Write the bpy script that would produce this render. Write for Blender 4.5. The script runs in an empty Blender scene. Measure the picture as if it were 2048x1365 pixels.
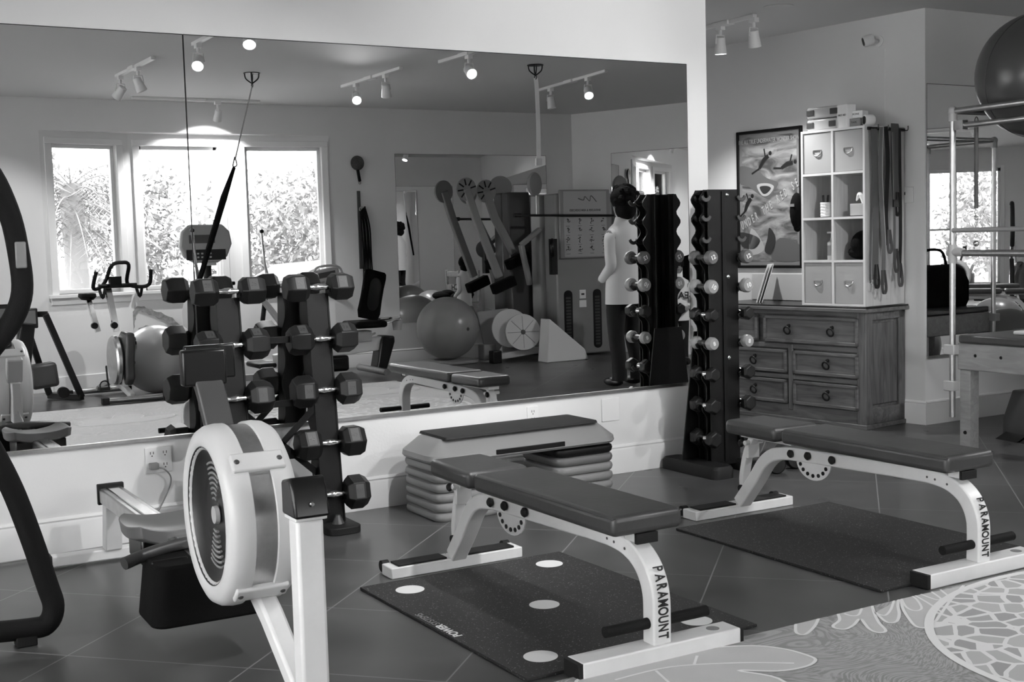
import bpy, bmesh, math, random
from math import sin, cos, pi, radians as RAD
from mathutils import Vector as V, Matrix
random.seed(7)
S = bpy.context.scene
COL = S.collection
# ------------------------------------------------------------------ camera
cam_d = bpy.data.cameras.new('camera')
cam = bpy.data.objects.new('camera', cam_d); COL.objects.link(cam); S.camera = cam
cam_d.sensor_width = 36.0; cam_d.lens = 2492.14 / 2048 * 36.0
cam_d.clip_start = 0.05; cam_d.clip_end = 200
yaw, pitch, roll = 0.5275239, -0.0809057, -0.0275435
fw = V((sin(yaw)*cos(pitch), cos(yaw)*cos(pitch), sin(pitch)))
rt = V((cos(yaw), -sin(yaw), 0)); up = rt.cross(fw)
r2 = rt*cos(roll) + up*sin(roll); u2 = -rt*sin(roll) + up*cos(roll)
m = Matrix((r2, u2, -fw)).transposed().to_4x4(); m.translation = V((0, 0, 1.35))
cam.matrix_world = m
cam_d.dof.use_dof = False
# ------------------------------------------------------------------ render feel
S.view_settings.view_transform = 'Standard'; S.view_settings.look = 'None'
S.view_settings.exposure = 0.0; S.view_settings.gamma = 1.0
S.view_settings.use_curve_mapping = False
cy = S.cycles
cy.max_bounces = 14; cy.diffuse_bounces = 8; cy.glossy_bounces = 8; cy.transparent_max_bounces = 16
cy.transmission_bounces = 6; cy.use_denoising = True; cy.sample_clamp_indirect = 6.0
cy.caustics_reflective = True; cy.blur_glossy = 0.5
# ------------------------------------------------------------------ daylight
W = bpy.data.worlds.new('overcast_sky'); S.world = W; W.use_nodes = True
bg = W.node_tree.nodes['Background']; bg.inputs['Color'].default_value = (1, 1, 1, 1); bg.inputs['Strength'].default_value = 10.5
def light(name, kind, loc, power, parent=None, **k):
    d = bpy.data.lights.new(name, kind); d.energy = power
    o = bpy.data.objects.new(name, d); COL.objects.link(o); o.location = loc
    for a, b in k.items():
        if a == 'aim':
            o.rotation_euler = (V(b) - V(loc)).to_track_quat('-Z', 'Y').to_euler()
        else: setattr(d, a, b)
    if parent: o.parent = parent; o.matrix_parent_inverse = parent.matrix_world.inverted()
    return o
SPOT = 120.0
# ------------------------------------------------------------------ materials
MT = {}
def nm(m): return m.node_tree.nodes, m.node_tree.links
def mat(name, v, rough=.5, metal=0., bump=0., scale=60., var=0., vscale=4., spec=.5, coat=0., stretch=None, emit=0.):
    if name in MT: return MT[name]
    m = bpy.data.materials.new(name); m.use_nodes = True; n, l = nm(m); b = n['Principled BSDF']
    b.inputs['Base Color'].default_value = (v, v, v, 1); b.inputs['Roughness'].default_value = rough
    b.inputs['Metallic'].default_value = metal; b.inputs['Specular IOR Level'].default_value = spec
    b.inputs['Coat Weight'].default_value = coat; b.inputs['Coat Roughness'].default_value = .15
    if emit:
        b.inputs['Emission Color'].default_value = (1, 1, 1, 1); b.inputs['Emission Strength'].default_value = emit
    if bump or var:
        tc = n.new('ShaderNodeTexCoord'); mp = n.new('ShaderNodeMapping'); l.new(tc.outputs['Object'], mp.inputs[0])
        if stretch: mp.inputs['Scale'].default_value = stretch
    if bump:
        t = n.new('ShaderNodeTexNoise'); t.inputs['Scale'].default_value = scale; t.inputs['Detail'].default_value = 4
        bp = n.new('ShaderNodeBump'); bp.inputs['Strength'].default_value = bump; bp.inputs['Distance'].default_value = .002
        l.new(mp.outputs[0], t.inputs['Vector']); l.new(t.outputs[0], bp.inputs['Height']); l.new(bp.outputs[0], b.inputs['Normal'])
    if var:
        t = n.new('ShaderNodeTexNoise'); t.inputs['Scale'].default_value = vscale; t.inputs['Detail'].default_value = 6
        t.inputs['Roughness'].default_value = .6
        r = n.new('ShaderNodeMapRange'); r.inputs['From Min'].default_value = .3; r.inputs['From Max'].default_value = .7
        r.inputs['To Min'].default_value = v*(1-var); r.inputs['To Max'].default_value = v*(1+var)
        l.new(mp.outputs[0], t.inputs['Vector']); l.new(t.outputs[0], r.inputs[0]); l.new(r.outputs[0], b.inputs['Base Color'])
    MT[name] = m; return m
wall_m = mat('wall_paint', .74, .6, bump=.15, scale=90, var=.02, vscale=2)
ceil_m = mat('ceiling_paint', .66, .8, bump=.1, scale=80)
trim_m = mat('white_trim_paint', .78, .4)
black_m = mat('black_powder_coat', .005, .45, bump=.1, scale=300, spec=.25)
blackg_m = mat('black_gloss_plastic', .006, .28, spec=.4)
rubber_m = mat('black_rubber', .010, .6, bump=.2, scale=250, spec=.3)
hexr_m = mat('dumbbell_rubber', .009, .45, bump=.15, scale=260, var=.25, vscale=14, spec=.35)
chrome_m = mat('chrome', .75, .12, 1.0)
steel_m = mat('brushed_steel', .5, .3, 1.0, var=.12, vscale=20)
vinyl_m = mat('dark_vinyl', .05, .36, bump=.3, scale=45, var=.12, vscale=9)
white_m = mat('white_powder_coat', .72, .35, bump=.08, scale=120, var=.05, vscale=7)
scuff_m = mat('paint_chip', .06, .6)
grayp_m = mat('mid_gray_plastic', .23, .4, bump=.15, scale=200)
lgray_m = mat('light_gray_plastic', .42, .38, bump=.1, scale=200)
dgray_m = mat('dark_gray_plastic', .045, .4, bump=.15, scale=200)
foam_m = mat('black_foam', .007, .75, bump=.4, scale=300, spec=.2)
paper_m = mat('white_paper', .8, .7)
ink_m = mat('black_ink', .015, .6)
pitch_m = mat('black_fabric', .004, .9, bump=.5, scale=150, spec=.15)
ball_m = mat('gym_ball_gray', .24, .28, bump=.1, scale=30, var=.08, vscale=3)
sball_m = mat('gym_ball_silver', .38, .25)
lens_m = mat('lit_lamp_lens', 1., .3, emit=20.)
offlens_m = mat('unlit_lamp_lens', .5, .2)
skin_m = mat('skin', .22, .5); hair_m = mat('dark_hair', .008, .9, bump=.6, scale=120, spec=.1)
shirt_m = mat('white_cotton', .72, .85, bump=.3, scale=40); pants_m = mat('black_cotton', .006, .9)
def wood(name, v, dv, sc=3., rough=.45, stretch=(1, 12, 1)):
    m = bpy.data.materials.new(name); m.use_nodes = True; n, l = nm(m); b = n['Principled BSDF']
    tc = n.new('ShaderNodeTexCoord'); mp = n.new('ShaderNodeMapping'); mp.inputs['Scale'].default_value = stretch
    t = n.new('ShaderNodeTexNoise'); t.inputs['Scale'].default_value = sc; t.inputs['Detail'].default_value = 8; t.inputs['Distortion'].default_value = 1.2
    r = n.new('ShaderNodeValToRGB'); e = r.color_ramp.elements
    e[0].position = .3; e[0].color = (v-dv,)*3+(1,); e[1].position = .7; e[1].color = (v+dv,)*3+(1,)
    l.new(tc.outputs['Object'], mp.inputs[0]); l.new(mp.outputs[0], t.inputs['Vector']); l.new(t.outputs[0], r.inputs[0]); l.new(r.outputs[0], b.inputs['Base Color'])
    b.inputs['Roughness'].default_value = rough; MT[name] = m; return m
pine_m = wood('dark_pine', .13, .05, 2.5, .4, (10, 1.2, 10))
pinev_m = wood('dark_pine_upright', .12, .05, 2.5, .4, (10, 10, 1.2))
lam_m = wood('pale_laminate', .58, .06, 2.5, .5, (9, 9, 1))
maple_m = wood('maple', .30, .05, 2.5, .4, (10, 1.5, 10))
def mathn(n, l, op, a, b=None):
    x = n.new('ShaderNodeMath'); x.operation = op
    for i, s in enumerate((a, b)):
        if s is None: continue
        if isinstance(s, (int, float)): x.inputs[i].default_value = s
        else: l.new(s, x.inputs[i])
    return x.outputs[0]
def floor_mat():
    m = bpy.data.materials.new('scored_concrete'); m.use_nodes = True; n, l = nm(m); b = n['Principled BSDF']
    tc = n.new('ShaderNodeTexCoord'); sp = n.new('ShaderNodeSeparateXYZ'); l.new(tc.outputs['Object'], sp.inputs[0])
    X, Y = sp.outputs[0], sp.outputs[1]
    def lines(cx, cy_, off):
        u = mathn(n, l, 'ADD', mathn(n, l, 'MULTIPLY', X, cx), mathn(n, l, 'MULTIPLY', Y, cy_))
        u = mathn(n, l, 'DIVIDE', mathn(n, l, 'SUBTRACT', u, off), .668)
        f = mathn(n, l, 'ABSOLUTE', mathn(n, l, 'SUBTRACT', mathn(n, l, 'FRACT', u), .5))
        return mathn(n, l, 'GREATER_THAN', f, .4958)
    g = mathn(n, l, 'MAXIMUM', lines(-.701, .713, .205-.334), lines(.713, .701, 4.545-.334))
    t = n.new('ShaderNodeTexNoise'); t.inputs['Scale'].default_value = 1.7; t.inputs['Detail'].default_value = 5; t.inputs['Roughness'].default_value = .5
    t2 = n.new('ShaderNodeTexNoise'); t2.inputs['Scale'].default_value = 3; t2.inputs['Detail'].default_value = 2
    for k in (t, t2): l.new(tc.outputs['Object'], k.inputs['Vector'])
    r = n.new('ShaderNodeMapRange'); r.inputs['From Min'].default_value = .3; r.inputs['From Max'].default_value = .7
    r.inputs['To Min'].default_value = .05; r.inputs['To Max'].default_value = .10
    l.new(mathn(n, l, 'ADD', mathn(n, l, 'MULTIPLY', t.outputs[0], .7), mathn(n, l, 'MULTIPLY', t2.outputs[0], .3)), r.inputs[0])
    mx = n.new('ShaderNodeMix'); mx.inputs['B'].default_value = .22; l.new(g, mx.inputs['Factor']); l.new(r.outputs[0], mx.inputs['A'])
    l.new(mx.outputs['Result'], b.inputs['Base Color'])
    rr = n.new('ShaderNodeMapRange'); rr.inputs['To Min'].default_value = .24; rr.inputs['To Max'].default_value = .36
    l.new(t2.outputs[0], rr.inputs[0]); l.new(rr.outputs[0], b.inputs['Roughness'])
    return m
def mirror_mat():
    m = bpy.data.materials.new('mirror_silvering'); m.use_nodes = True; n, l = nm(m); b = n['Principled BSDF']
    b.inputs['Metallic'].default_value = 1; b.inputs['Roughness'].default_value = 0.0
    b.inputs['Base Color'].default_value = (.93,)*3+(1,)
    return m
mirror_m = mirror_mat()
def glass_mat():
    m = bpy.data.materials.new('window_glass'); m.use_nodes = True; n, l = nm(m)
    for x in list(n):
        if x.type != 'OUTPUT_MATERIAL': n.remove(x)
    o = [x for x in n][0]; a = n.new('ShaderNodeBsdfTransparent'); g = n.new('ShaderNodeBsdfGlossy'); g.inputs['Roughness'].default_value = .0
    f = n.new('ShaderNodeFresnel'); f.inputs['IOR'].default_value = 1.4; mx = n.new('ShaderNodeMixShader')
    l.new(f.outputs[0], mx.inputs[0]); l.new(a.outputs[0], mx.inputs[1]); l.new(g.outputs[0], mx.inputs[2]); l.new(mx.outputs[0], o.inputs[0])
    return m
glass_m = glass_mat()
# ------------------------------------------------------------------ mesh kit
class MB:
    def __init__(s): s.b = bmesh.new(); s.mi = 0
    def _f(s, vs, sm=True):
        try: f = s.b.faces.new(vs); f.smooth = True; f.material_index = s.mi; return f
        except ValueError: return None
    def box(s, x0, x1, y0, y1, z0, z1, M=None):
        P = [V((x, y, z)) for x in (x0, x1) for y in (y0, y1) for z in (z0, z1)]
        if M: P = [M @ p for p in P]
        v = [s.b.verts.new(p) for p in P]
        for q in ((0, 1, 3, 2), (4, 6, 7, 5), (0, 4, 5, 1), (2, 3, 7, 6), (0, 2, 6, 4), (1, 5, 7, 3)): s._f([v[i] for i in q])
        return s
    def cbox(s, c, d, M=None):
        return s.box(c[0]-d[0]/2, c[0]+d[0]/2, c[1]-d[1]/2, c[1]+d[1]/2, c[2]-d[2]/2, c[2]+d[2]/2, M)
    def rings(s, rs, closed=False, cap=True):
        R = [[s.b.verts.new(p) for p in r] for r in rs]
        n = len(R[0]); L = len(R)
        for i in range(L if closed else L-1):
            a, c = R[i], R[(i+1) % L]
            for j in range(n): s._f([a[j], a[(j+1) % n], c[(j+1) % n], c[j]])
        if cap and not closed:
            s._f(R[0][::-1]); s._f(R[-1])
        return s
    def cyl(s, a, b, r, rb=None, n=16):
        return s.tube([a, b], [r, r if rb is None else rb], n, raw=True)
    def tube(s, pts, r, n=10, closed=False, raw=False, sec=None, sub=5, upv=None):
        pts = [V(p) for p in pts]
        rr = list(r) if isinstance(r, (list, tuple)) else [r]*len(pts)
        if not raw and len(pts) > 2:
            q = []; q2 = []; L = len(pts)
            for i in range(L if closed else L-1):
                g = (lambda k: pts[k % L]) if closed else (lambda k: pts[max(0, min(L-1, k))])
                p0, p1, p2, p3 = g(i-1), g(i), g(i+1), g(i+2)
                for k in range(sub):
                    t = k/sub
                    q.append(.5*((2*p1)+(p2-p0)*t+(2*p0-5*p1+4*p2-p3)*t*t+(3*p1-p0-3*p2+p3)*t**3))
                    q2.append(rr[i]*(1-t)+rr[(i+1) % L]*t)
            if not closed: q.append(pts[-1]); q2.append(rr[-1])
            pts, rr = q, q2
        L = len(pts); rs = []; prev = None
        for i, p in enumerate(pts):
            if closed: t = pts[(i+1) % L]-pts[i-1]
            else: t = pts[min(i+1, L-1)]-pts[max(i-1, 0)]
            t = t.normalized() if t.length > 1e-9 else V((0, 0, 1))
            if upv is not None: x = V(upv).cross(t).normalized()
            elif prev is None:
                x = t.cross(V((0, 0, 1)) if abs(t.z) < .9 else V((0, 1, 0))).normalized()
            else:
                x = (prev - t*prev.dot(t)).normalized()
            prev = x; y = t.cross(x)
            if sec:
                rs.append([p + x*a*rr[i] + y*c*rr[i] for a, c in sec])
            else:
                rs.append([p + (x*cos(2*pi*k/n) + y*sin(2*pi*k/n))*rr[i] for k in range(n)])
        return s.rings(rs, closed)
    def bar(s, pts, w, h, upv=(1, 0, 0), sub=6, raw=False):
        # rectangular section path; upv = direction of the width w
        return s.tube(pts, 1.0, sec=[(-h/2, -w/2), (h/2, -w/2), (h/2, w/2), (-h/2, w/2)], upv=upv, sub=sub, raw=raw)
    def lathe(s, prof, o=(0, 0, 0), ax=(0, 0, 1), n=24, ph=0., sx=1.):
        ax = V(ax).normalized(); x = ax.cross(V((0, 0, 1)) if abs(ax.z) < .9 else V((1, 0, 0))).normalized(); y = ax.cross(x); o = V(o)
        rs = [[o + ax*h + (x*cos(2*pi*(k)/n+ph)*sx + y*sin(2*pi*(k)/n+ph))*max(r, 1e-5) for k in range(n)] for r, h in prof]
        return s.rings(rs)
    def prism(s, poly, ax, a, b, M=None):
        def P(u, w, t):
            p = V({'x': (t, u, w), 'y': (u, t, w), 'z': (u, w, t)}[ax]); return M @ p if M else p
        A = [s.b.verts.new(P(u, w, a)) for u, w in poly]; B = [s.b.verts.new(P(u, w, b)) for u, w in poly]
        n = len(poly); s._f(A); s._f(B[::-1])
        for i in range(n): s._f([A[i], B[i], B[(i+1) % n], A[(i+1) % n]])
        return s
    def sph(s, c, r, seg=24, sc=(1, 1, 1)):
        c = V(c); k = seg//2
        rs = [[c + V((r*sc[0]*sin(pi*i/k)*cos(2*pi*j/seg), r*sc[1]*sin(pi*i/k)*sin(2*pi*j/seg), r*sc[2]*cos(pi*i/k))) for j in range(seg)] for i in range(1, k)]
        R = [[s.b.verts.new(p) for p in q] for q in rs]
        t = s.b.verts.new(c+V((0, 0, r*sc[2]))); b_ = s.b.verts.new(c-V((0, 0, r*sc[2])))
        for i in range(len(R)-1):
            for j in range(seg): s._f([R[i][j], R[i+1][j], R[i+1][(j+1) % seg], R[i][(j+1) % seg]])
        for j in range(seg):
            s._f([t, R[0][j], R[0][(j+1) % seg]]); s._f([b_, R[-1][(j+1) % seg], R[-1][j]])
        return s
    def torus(s, c, R, r, ax=(0, 0, 1), n=40, k=8, a0=0., a1=2*pi):
        ax = V(ax).normalized(); x = ax.cross(V((0, 0, 1)) if abs(ax.z) < .9 else V((1, 0, 0))).normalized(); y = ax.cross(x); c = V(c)
        full = abs(a1-a0-2*pi) < 1e-6
        pts = [c + (x*cos(a0+(a1-a0)*i/n)+y*sin(a0+(a1-a0)*i/n))*R for i in range(n if full else n+1)]
        return s.tube(pts, r, k, closed=full, raw=True)
    def quad(s, *P):
        s._f([s.b.verts.new(V(p)) for p in P]); return s
    def build(s, name, m, parent=None, bev=0., ang=35, seg=2):
        bmesh.ops.recalc_face_normals(s.b, faces=s.b.faces)
        me = bpy.data.meshes.new(name); s.b.to_mesh(me); s.b.free()
        for k in (m if isinstance(m, (list, tuple)) else [m]): me.materials.append(k)
        me.set_sharp_from_angle(angle=RAD(ang))
        o = bpy.data.objects.new(name, me); COL.objects.link(o)
        if parent: o.parent = parent
        if bev:
            b = o.modifiers.new('edge', 'BEVEL'); b.width = bev; b.segments = seg; b.limit_method = 'ANGLE'; b.angle_limit = RAD(40)
        return o
def tag(o, label, cat, group=None):
    o['label'] = label; o['category'] = cat
    if group: o['group'] = group
    return o
def struct(o): o['kind'] = 'structure'; return o
def thing(name, label, cat, loc=(0, 0, 0), az=0., group=None, rot=None):
    o = bpy.data.objects.new(name, None); COL.objects.link(o); o.location = loc
    o.rotation_euler = rot if rot else (0, 0, -RAD(az)); o.empty_display_size = .1
    return tag(o, label, cat, group)
def kids(o): return [c for c in bpy.data.objects if c.parent == o]
def dup(root, loc, label=None, az=None, rot=None, group=None, par=None):
    c = root.copy(); COL.objects.link(c)
    if par is not None: c.parent = par
    else:
        c.location = loc
        if az is not None: c.rotation_euler = (0, 0, -RAD(az))
        if rot is not None: c.rotation_euler = rot
        if label: c['label'] = label
        if group: c['group'] = group
    for k in kids(root): dup(k, None, par=c)
    return c
def text(s, size, m, parent, M, name='lettering', depth=.0006, bold=0., sx=1., align='CENTER', space=1.):
    c = bpy.data.curves.new(name, 'FONT'); c.body = s; c.size = size; c.extrude = depth; c.align_x = align; c.align_y = 'CENTER'; c.offset = bold; c.space_character = space
    t = bpy.data.objects.new('t', c); COL.objects.link(t)
    bpy.context.view_layer.update()
    me = bpy.data.meshes.new_from_object(t.evaluated_get(bpy.context.evaluated_depsgraph_get()))
    bpy.data.objects.remove(t); bpy.data.curves.remove(c)
    me.transform(M @ Matrix.Diagonal((sx, 1, 1, 1))); me.materials.clear(); me.materials.append(m)
    o = bpy.data.objects.new(name, me); COL.objects.link(o); o.parent = parent
    return o
def frame(o, xdir, ydir):
    x = V(xdir).normalized(); y = V(ydir).normalized(); z = x.cross(y); m = Matrix((x, y, z)).transposed().to_4x4(); m.translation = V(o); return m
# ------------------------------------------------------------------ the room
YM = 5.804; YB = -1.05; XL = -2.2; XR = 11.2; ZC = 2.83; YW = 5.935; XC = 6.741; PAZ = -7.28; SAZ_ = 20.5
XB = 8.275                                   # where the slanting side wall meets the back wall
sx_ = lambda s: XB + s*sin(RAD(SAZ_)); sy_ = lambda s: YB + s*cos(RAD(SAZ_))
flo = struct(MB().box(XL-.2, XR+.2, YB-.2, 10.0, -.1, 0).build('floor', floor_mat()))
struct(MB().box(XL-.2, XR+.2, YB-.2, 10.0, ZC, ZC+.1).build('ceiling', ceil_m))
struct(MB().box(XL, 4.75, YM, 9.8, 0, ZC).build('wall_mirror_side', wall_m))
struct(MB().prism([(XC, YW), (XR+.1, YW), (XR+.1, 9.8), (XC-3.865*sin(RAD(-PAZ))/cos(RAD(PAZ)), 9.8)], 'z', 0, ZC).build('wall_front_right', wall_m))
struct(MB().box(4.75, 6.5, 9.7, 9.8, 0, ZC).build('wall_recess', wall_m))
struct(MB().prism([(XB, YB), (sx_(7.46), sy_(7.46)), (sx_(7.46)+.15, sy_(7.46)), (XB+.15, YB)], 'z', 0, ZC).build('wall_right', wall_m))
LW = [(-.75, .75), (1.0, 2.6), (2.85, 4.45)]
w = MB()
for y0, y1 in ((YB-.1, -.75), (.75, 1.0), (2.6, 2.85), (4.45, 9.8)): w.box(XL-.15, XL, y0, y1, 0, ZC)
for y0, y1 in LW: w.box(XL-.15, XL, y0, y1, 0, .25).box(XL-.15, XL, y0, y1, 2.45, ZC)
struct(w.build('wall_left', wall_m))
for k, (y0, y1) in enumerate(LW):
    df = MB(); ym_ = (y0+y1)/2
    for p, q in ((y0, y0+.05), (ym_-.025, ym_+.025), (y1-.05, y1)): df.box(XL-.10, XL-.04, p, q, .25, 2.45)
    df.box(XL-.10, XL-.04, y0, y1, .25, .31).box(XL-.10, XL-.04, y0, y1, 2.39, 2.45).box(XL-.10, XL-.04, y0, y1, 1.30, 1.34)
    for p, q in ((y0-.07, y0), (y1, y1+.07)): df.box(XL, XL+.016, p, q, .2, 2.5)
    df = struct(df.build('window_%d' % (k+4), trim_m, bev=.004))
    MB().box(XL-.073, XL-.067, y0+.04, y1-.04, .30, 2.40).build('window_pane', glass_m, df)
def baseboard(name, a, b, inw, h=.165, t=.016):
    a = V((*a, 0)); b = V((*b, 0)); n = V((*inw, 0)); prof = [(0, 0), (t, 0), (t, h-.03), (t*.75, h-.02), (t*.95, h-.012), (t*.4, h), (0, h)]
    mb = MB(); mb.rings([[p + n*u + V((0, 0, w)) for u, w in prof] for p in (a, b)])
    return struct(mb.build(name, trim_m, bev=.001))
baseboard('baseboard_mirror_side', (XL, YM), (4.75, YM), (0, -1))
baseboard('baseboard_front_right', (XC-.01, YW), (10.85, YW), (0, -1))
baseboard('baseboard_poster_side', (XC-.478, 9.68), (XC, YW-.016), (-cos(RAD(PAZ)), sin(RAD(PAZ))))
baseboard('baseboard_right', (sx_(7.4), sy_(7.4)), (XB, YB), (-cos(RAD(SAZ_)), sin(RAD(SAZ_))))
baseboard('baseboard_back', (5.16, YB), (XB, YB), (0, 1)); baseboard('baseboard_back_left', (XL, YB), (2.2, YB), (0, 1))
# raised panel field on the wall under the mirror is plain; back wall with three windows in a shallow bay
bay = [(2.2, YB), (3.07, YB-.17), (4.12, YB-.17), (5.16, YB)]
wins = [((.11, .76), 1), ((.11, .92), 2), ((.15, .965), 3)]
WZ0, WZ1 = .94, 2.40
struct(MB().box(XL-.15, bay[0][0], YB-.12, YB, 0, ZC).build('wall_back_left', wall_m))
struct(MB().box(bay[3][0], XB+.2, YB-.12, YB, 0, ZC).build('wall_back', wall_m))
struct(MB().box(bay[0][0], bay[3][0], YB-.12, YB, 2.52, ZC).build('wall_above_bay', wall_m))
struct(MB().prism([(x, y) for x, y in bay] + [(bay[3][0], YB-.12), (7.06, YB-.34), (3.93, YB-.34), (bay[0][0], YB-.12)], 'z', 2.5, 2.58).build('trim_bay_soffit', trim_m)) if False else None
struct(MB().box(2.15, 5.2, YB-.42, YB-.12, 2.52, 2.6).build('trim_bay_soffit', trim_m))
for i, ((h0, h1), k) in enumerate(wins):
    a = V((*bay[i], 0)); b = V((*bay[i+1], 0)); L = (b-a).length; x = (b-a).normalized(); y = V((0, 0, 1)).cross(x)   # y points into the room
    if y.y < 0: y = -y
    M = Matrix((x, y, V((0, 0, 1)))).transposed().to_4x4(); M.translation = a
    w = MB(); T = -.14
    e0 = -.03 if i else 0; e1 = L+.03 if i < 2 else L
    w.box(e0*0, h0, T, 0, 0, 2.52, M).box(h1, L, T, 0, 0, 2.52, M).box(h0, h1, T, 0, 0, WZ0, M).box(h0, h1, T, 0, WZ1, 2.52, M)
    struct(w.build('wall_bay_%s' % ('left', 'middle', 'right')[i], wall_m))
    f = MB()
    for (p, q, r, s) in ((h0, h0+.035, WZ0, WZ1), (h1-.035, h1, WZ0, WZ1), (h0, h1, WZ0, WZ0+.045), (h0, h1, WZ1-.035, WZ1)):
        f.box(p, q, T+.02, T+.08, r, s, M)
    for (p, q, r, s) in ((h0-.07, h0, WZ0, WZ1), (h1, h1+.07, WZ0, WZ1), (h0-.07, h1+.07, WZ1, WZ1+.06)):
        f.box(p, q, 0, .016, r, s, M)
    fr = struct(f.build('window_%d' % k, trim_m, bev=.004))
    MB().box(h0-.1, h1+.1, -.10, .045, WZ0-.035, WZ0-.0, M).box(h0-.08, h1+.08, 0, .015, WZ0-.10, WZ0-.035, M).build('window_sill', trim_m, fr, bev=.004)
    MB().box(h0+.03, h1-.03, T+.045, T+.051, WZ0+.04, WZ1-.03, M).build('window_pane', glass_m, fr)
    struct(MB().box(0, L, .001, .016, 0, .14, M).build('baseboard_bay', trim_m, bev=.004))
# ------------------------------------------------------------------ mirrors
def mirror(name, label, x0, x1, z0, z1, M, tilt=0., lip=True, group=None):
    t = thing(name, label, 'mirror', group=group); t.matrix_world = M
    mb = MB(); d = tilt*(z1-z0); T = .004
    P = [V((x0, -T, z0)), V((x1, -T, z0)), V((x1, -T-d, z1)), V((x0, -T-d, z1))]
    Q = [V((p.x, 0, p.z)) for p in P]
    mb.rings([Q, P]); g = mb.build('glass', mirror_m, t)
    e = MB()
    for p, q in ((P[3], P[2]), (P[0], P[3]), (P[1], P[2])): e.tube([p, q], .0018, 4, raw=True)
    e.build('edge_line', blackg_m, t)
    if lip: MB().box(x0, x1, -T-.012, 0, z0-.012, z0+.004).build('bottom_channel', steel_m, t)
    return t
Mid = Matrix.Translation((0, YM, 0))
mirror('wall_mirror', 'tall frameless wall mirror panel at the left, left of the vertical seam', -2.0, 1.664, .479, 2.338, Mid, 0)
mirror('wall_mirror', 'wide frameless wall mirror panel behind the black hex dumbbell rack, right of the vertical seam', 1.667, 4.60, .479, 2.338, Mid, 0)
mirror('wall_mirror', 'tall frameless mirror on the far right wall behind the metal trapeze frame', 6.752, 10.3, .470, 2.327, Matrix.Translation((0, YW, 0)))
mirror('wall_mirror', 'frameless mirror on the back wall behind the gray exercise ball, seen in the big mirror', 0, 1.97, .455, 2.335, Matrix.Translation((7.90, YB, 0)) @ Matrix.Rotation(pi, 4, 'Z'), lip=False)
mirror('wall_mirror', 'frameless mirror on the side wall behind the standing person, seen in the big mirror', 0, 5.3, .45, 2.33, Matrix.Translation((sx_(5.87), sy_(5.87), 0)) @ Matrix.Rotation(-pi/2-RAD(SAZ_), 4, 'Z'), lip=False)
# ------------------------------------------------------------------ outside the windows
gnd = MB().box(-14, 26, -26, YB-.5, -.35, -.25).box(-14, XL-.3, YB-.5, 14, -.35, -.25).build('ground', mat('driveway_concrete', .3, .9)); struct(gnd)
leaf_m = mat('leaf', .20, .7); bark_m = mat('bark', .2, .9); palm_m = mat('palm_frond', .19, .6)
def leaves(mb, c, R, n, s, rng):
    for _ in range(n):
        d = V((rng.gauss(0, 1), rng.gauss(0, 1), rng.gauss(0, 1))).normalized()*R*rng.random()**.4
        p = V(c)+d; a = V((rng.gauss(0, 1), rng.gauss(0, 1), rng.gauss(0, 1))).normalized(); b = a.cross(V((rng.gauss(0, 1), rng.gauss(0, 1), rng.gauss(0, 1)))).normalized()
        k = s*(.6+rng.random()*.8); mb.quad(p-a*k, p+b*k*.4, p+a*k, p-b*k*.4)
rng = random.Random(3)
def tree(label, x, y, h, R, n, s=.09, group='trees outside the windows'):
    t = thing('garden_tree', label, 'tree', (x, y, -.25), group=None)
    b = MB(); b.tube([(0, 0, 0), (.05, 0, h*.3), (-.05, .05, h*.6)], [.12, .09, .05], 8)
    for k in range(7):
        a = k*.9; e = V((cos(a)*R*.8, sin(a)*R*.5, h*(.55+.07*k))); b.tube([(0, 0, h*(.3+.03*k)), e*.5+V((0, 0, h*.25)), e], [.05, .03, .012], 6)
    b.build('trunk', bark_m, t)
    c = MB()
    for k in range(9):
        leaves(c, (rng.uniform(-R, R)*.7, rng.uniform(-.5, .5)*R, h*rng.uniform(.35, 1)), R*.55, n//9, s, rng)
    c.build('foliage', leaf_m, t); return t
tree('bushy small-leaved tree outside the right window, leftmost of two', 6.9, -7.2, 2.3, 1.5, 6000, .06)
tree('bare-branched flowering tree outside the right window, rightmost of two', 8.9, -10.2, 2.5, 1.4, 3000, .06)
tree('low leafy shrub tree outside the middle window behind the parked car', 5.2, -9.9, 3.1, 1.1, 5000, .06)
tree('leafy tree outside the windows of the left wall', -6.5, 4.5, 3.2, 1.5, 1800)
tree('tall leafy tree at the left edge of the left window beside the palm', 2.3, -8.0, 3.4, 1.4, 4500, .06)
pt = thing('palm_tree', 'shaggy palm tree outside the left window', 'palm tree', (3.35, -5.6, -.25))
MB().tube([(0, 0, 0), (.03, 0, 1.2), (0, 0, 2.5)], [.17, .15, .16], 12).build('trunk', bark_m, pt)
c = MB()
for k in range(46):
    a = k*2.4; el = -.9+1.9*(k/46); Lf = 1.1
    pts = [V((cos(a)*Lf*t*cos(el*(1-t*.3)), sin(a)*Lf*t*cos(el), 2.0+.5*(k/46)+Lf*t*sin(el)-.55*t*t)) for t in (0, .25, .5, .75, 1)]
    c.tube(pts, [.012, .01, .008, .005, .002], 4)
    for j in range(1, 15):
        t = j/15; p = pts[0].lerp(pts[2], t*2) if t < .5 else pts[2].lerp(pts[4], t*2-1)
        sd = V((-sin(a), cos(a), 0))
        for sg in (-1, 1):
            e = p + sd*sg*.3*(1-t*.5) + V((cos(a)*.1, sin(a)*.1, -.12)); w = V((cos(a), sin(a), 0))*.014
            c.quad(p-w, p+w, e+w*.2, e-w*.2)
c.build('fronds', palm_m, pt)
hd = tag(MB().box(-4, 16, -13.4, -13.0, -.25, .9).build('garden_wall', mat('stucco', .25, .9)), 'low pale stucco wall at the far side of the drive', 'wall')
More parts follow.
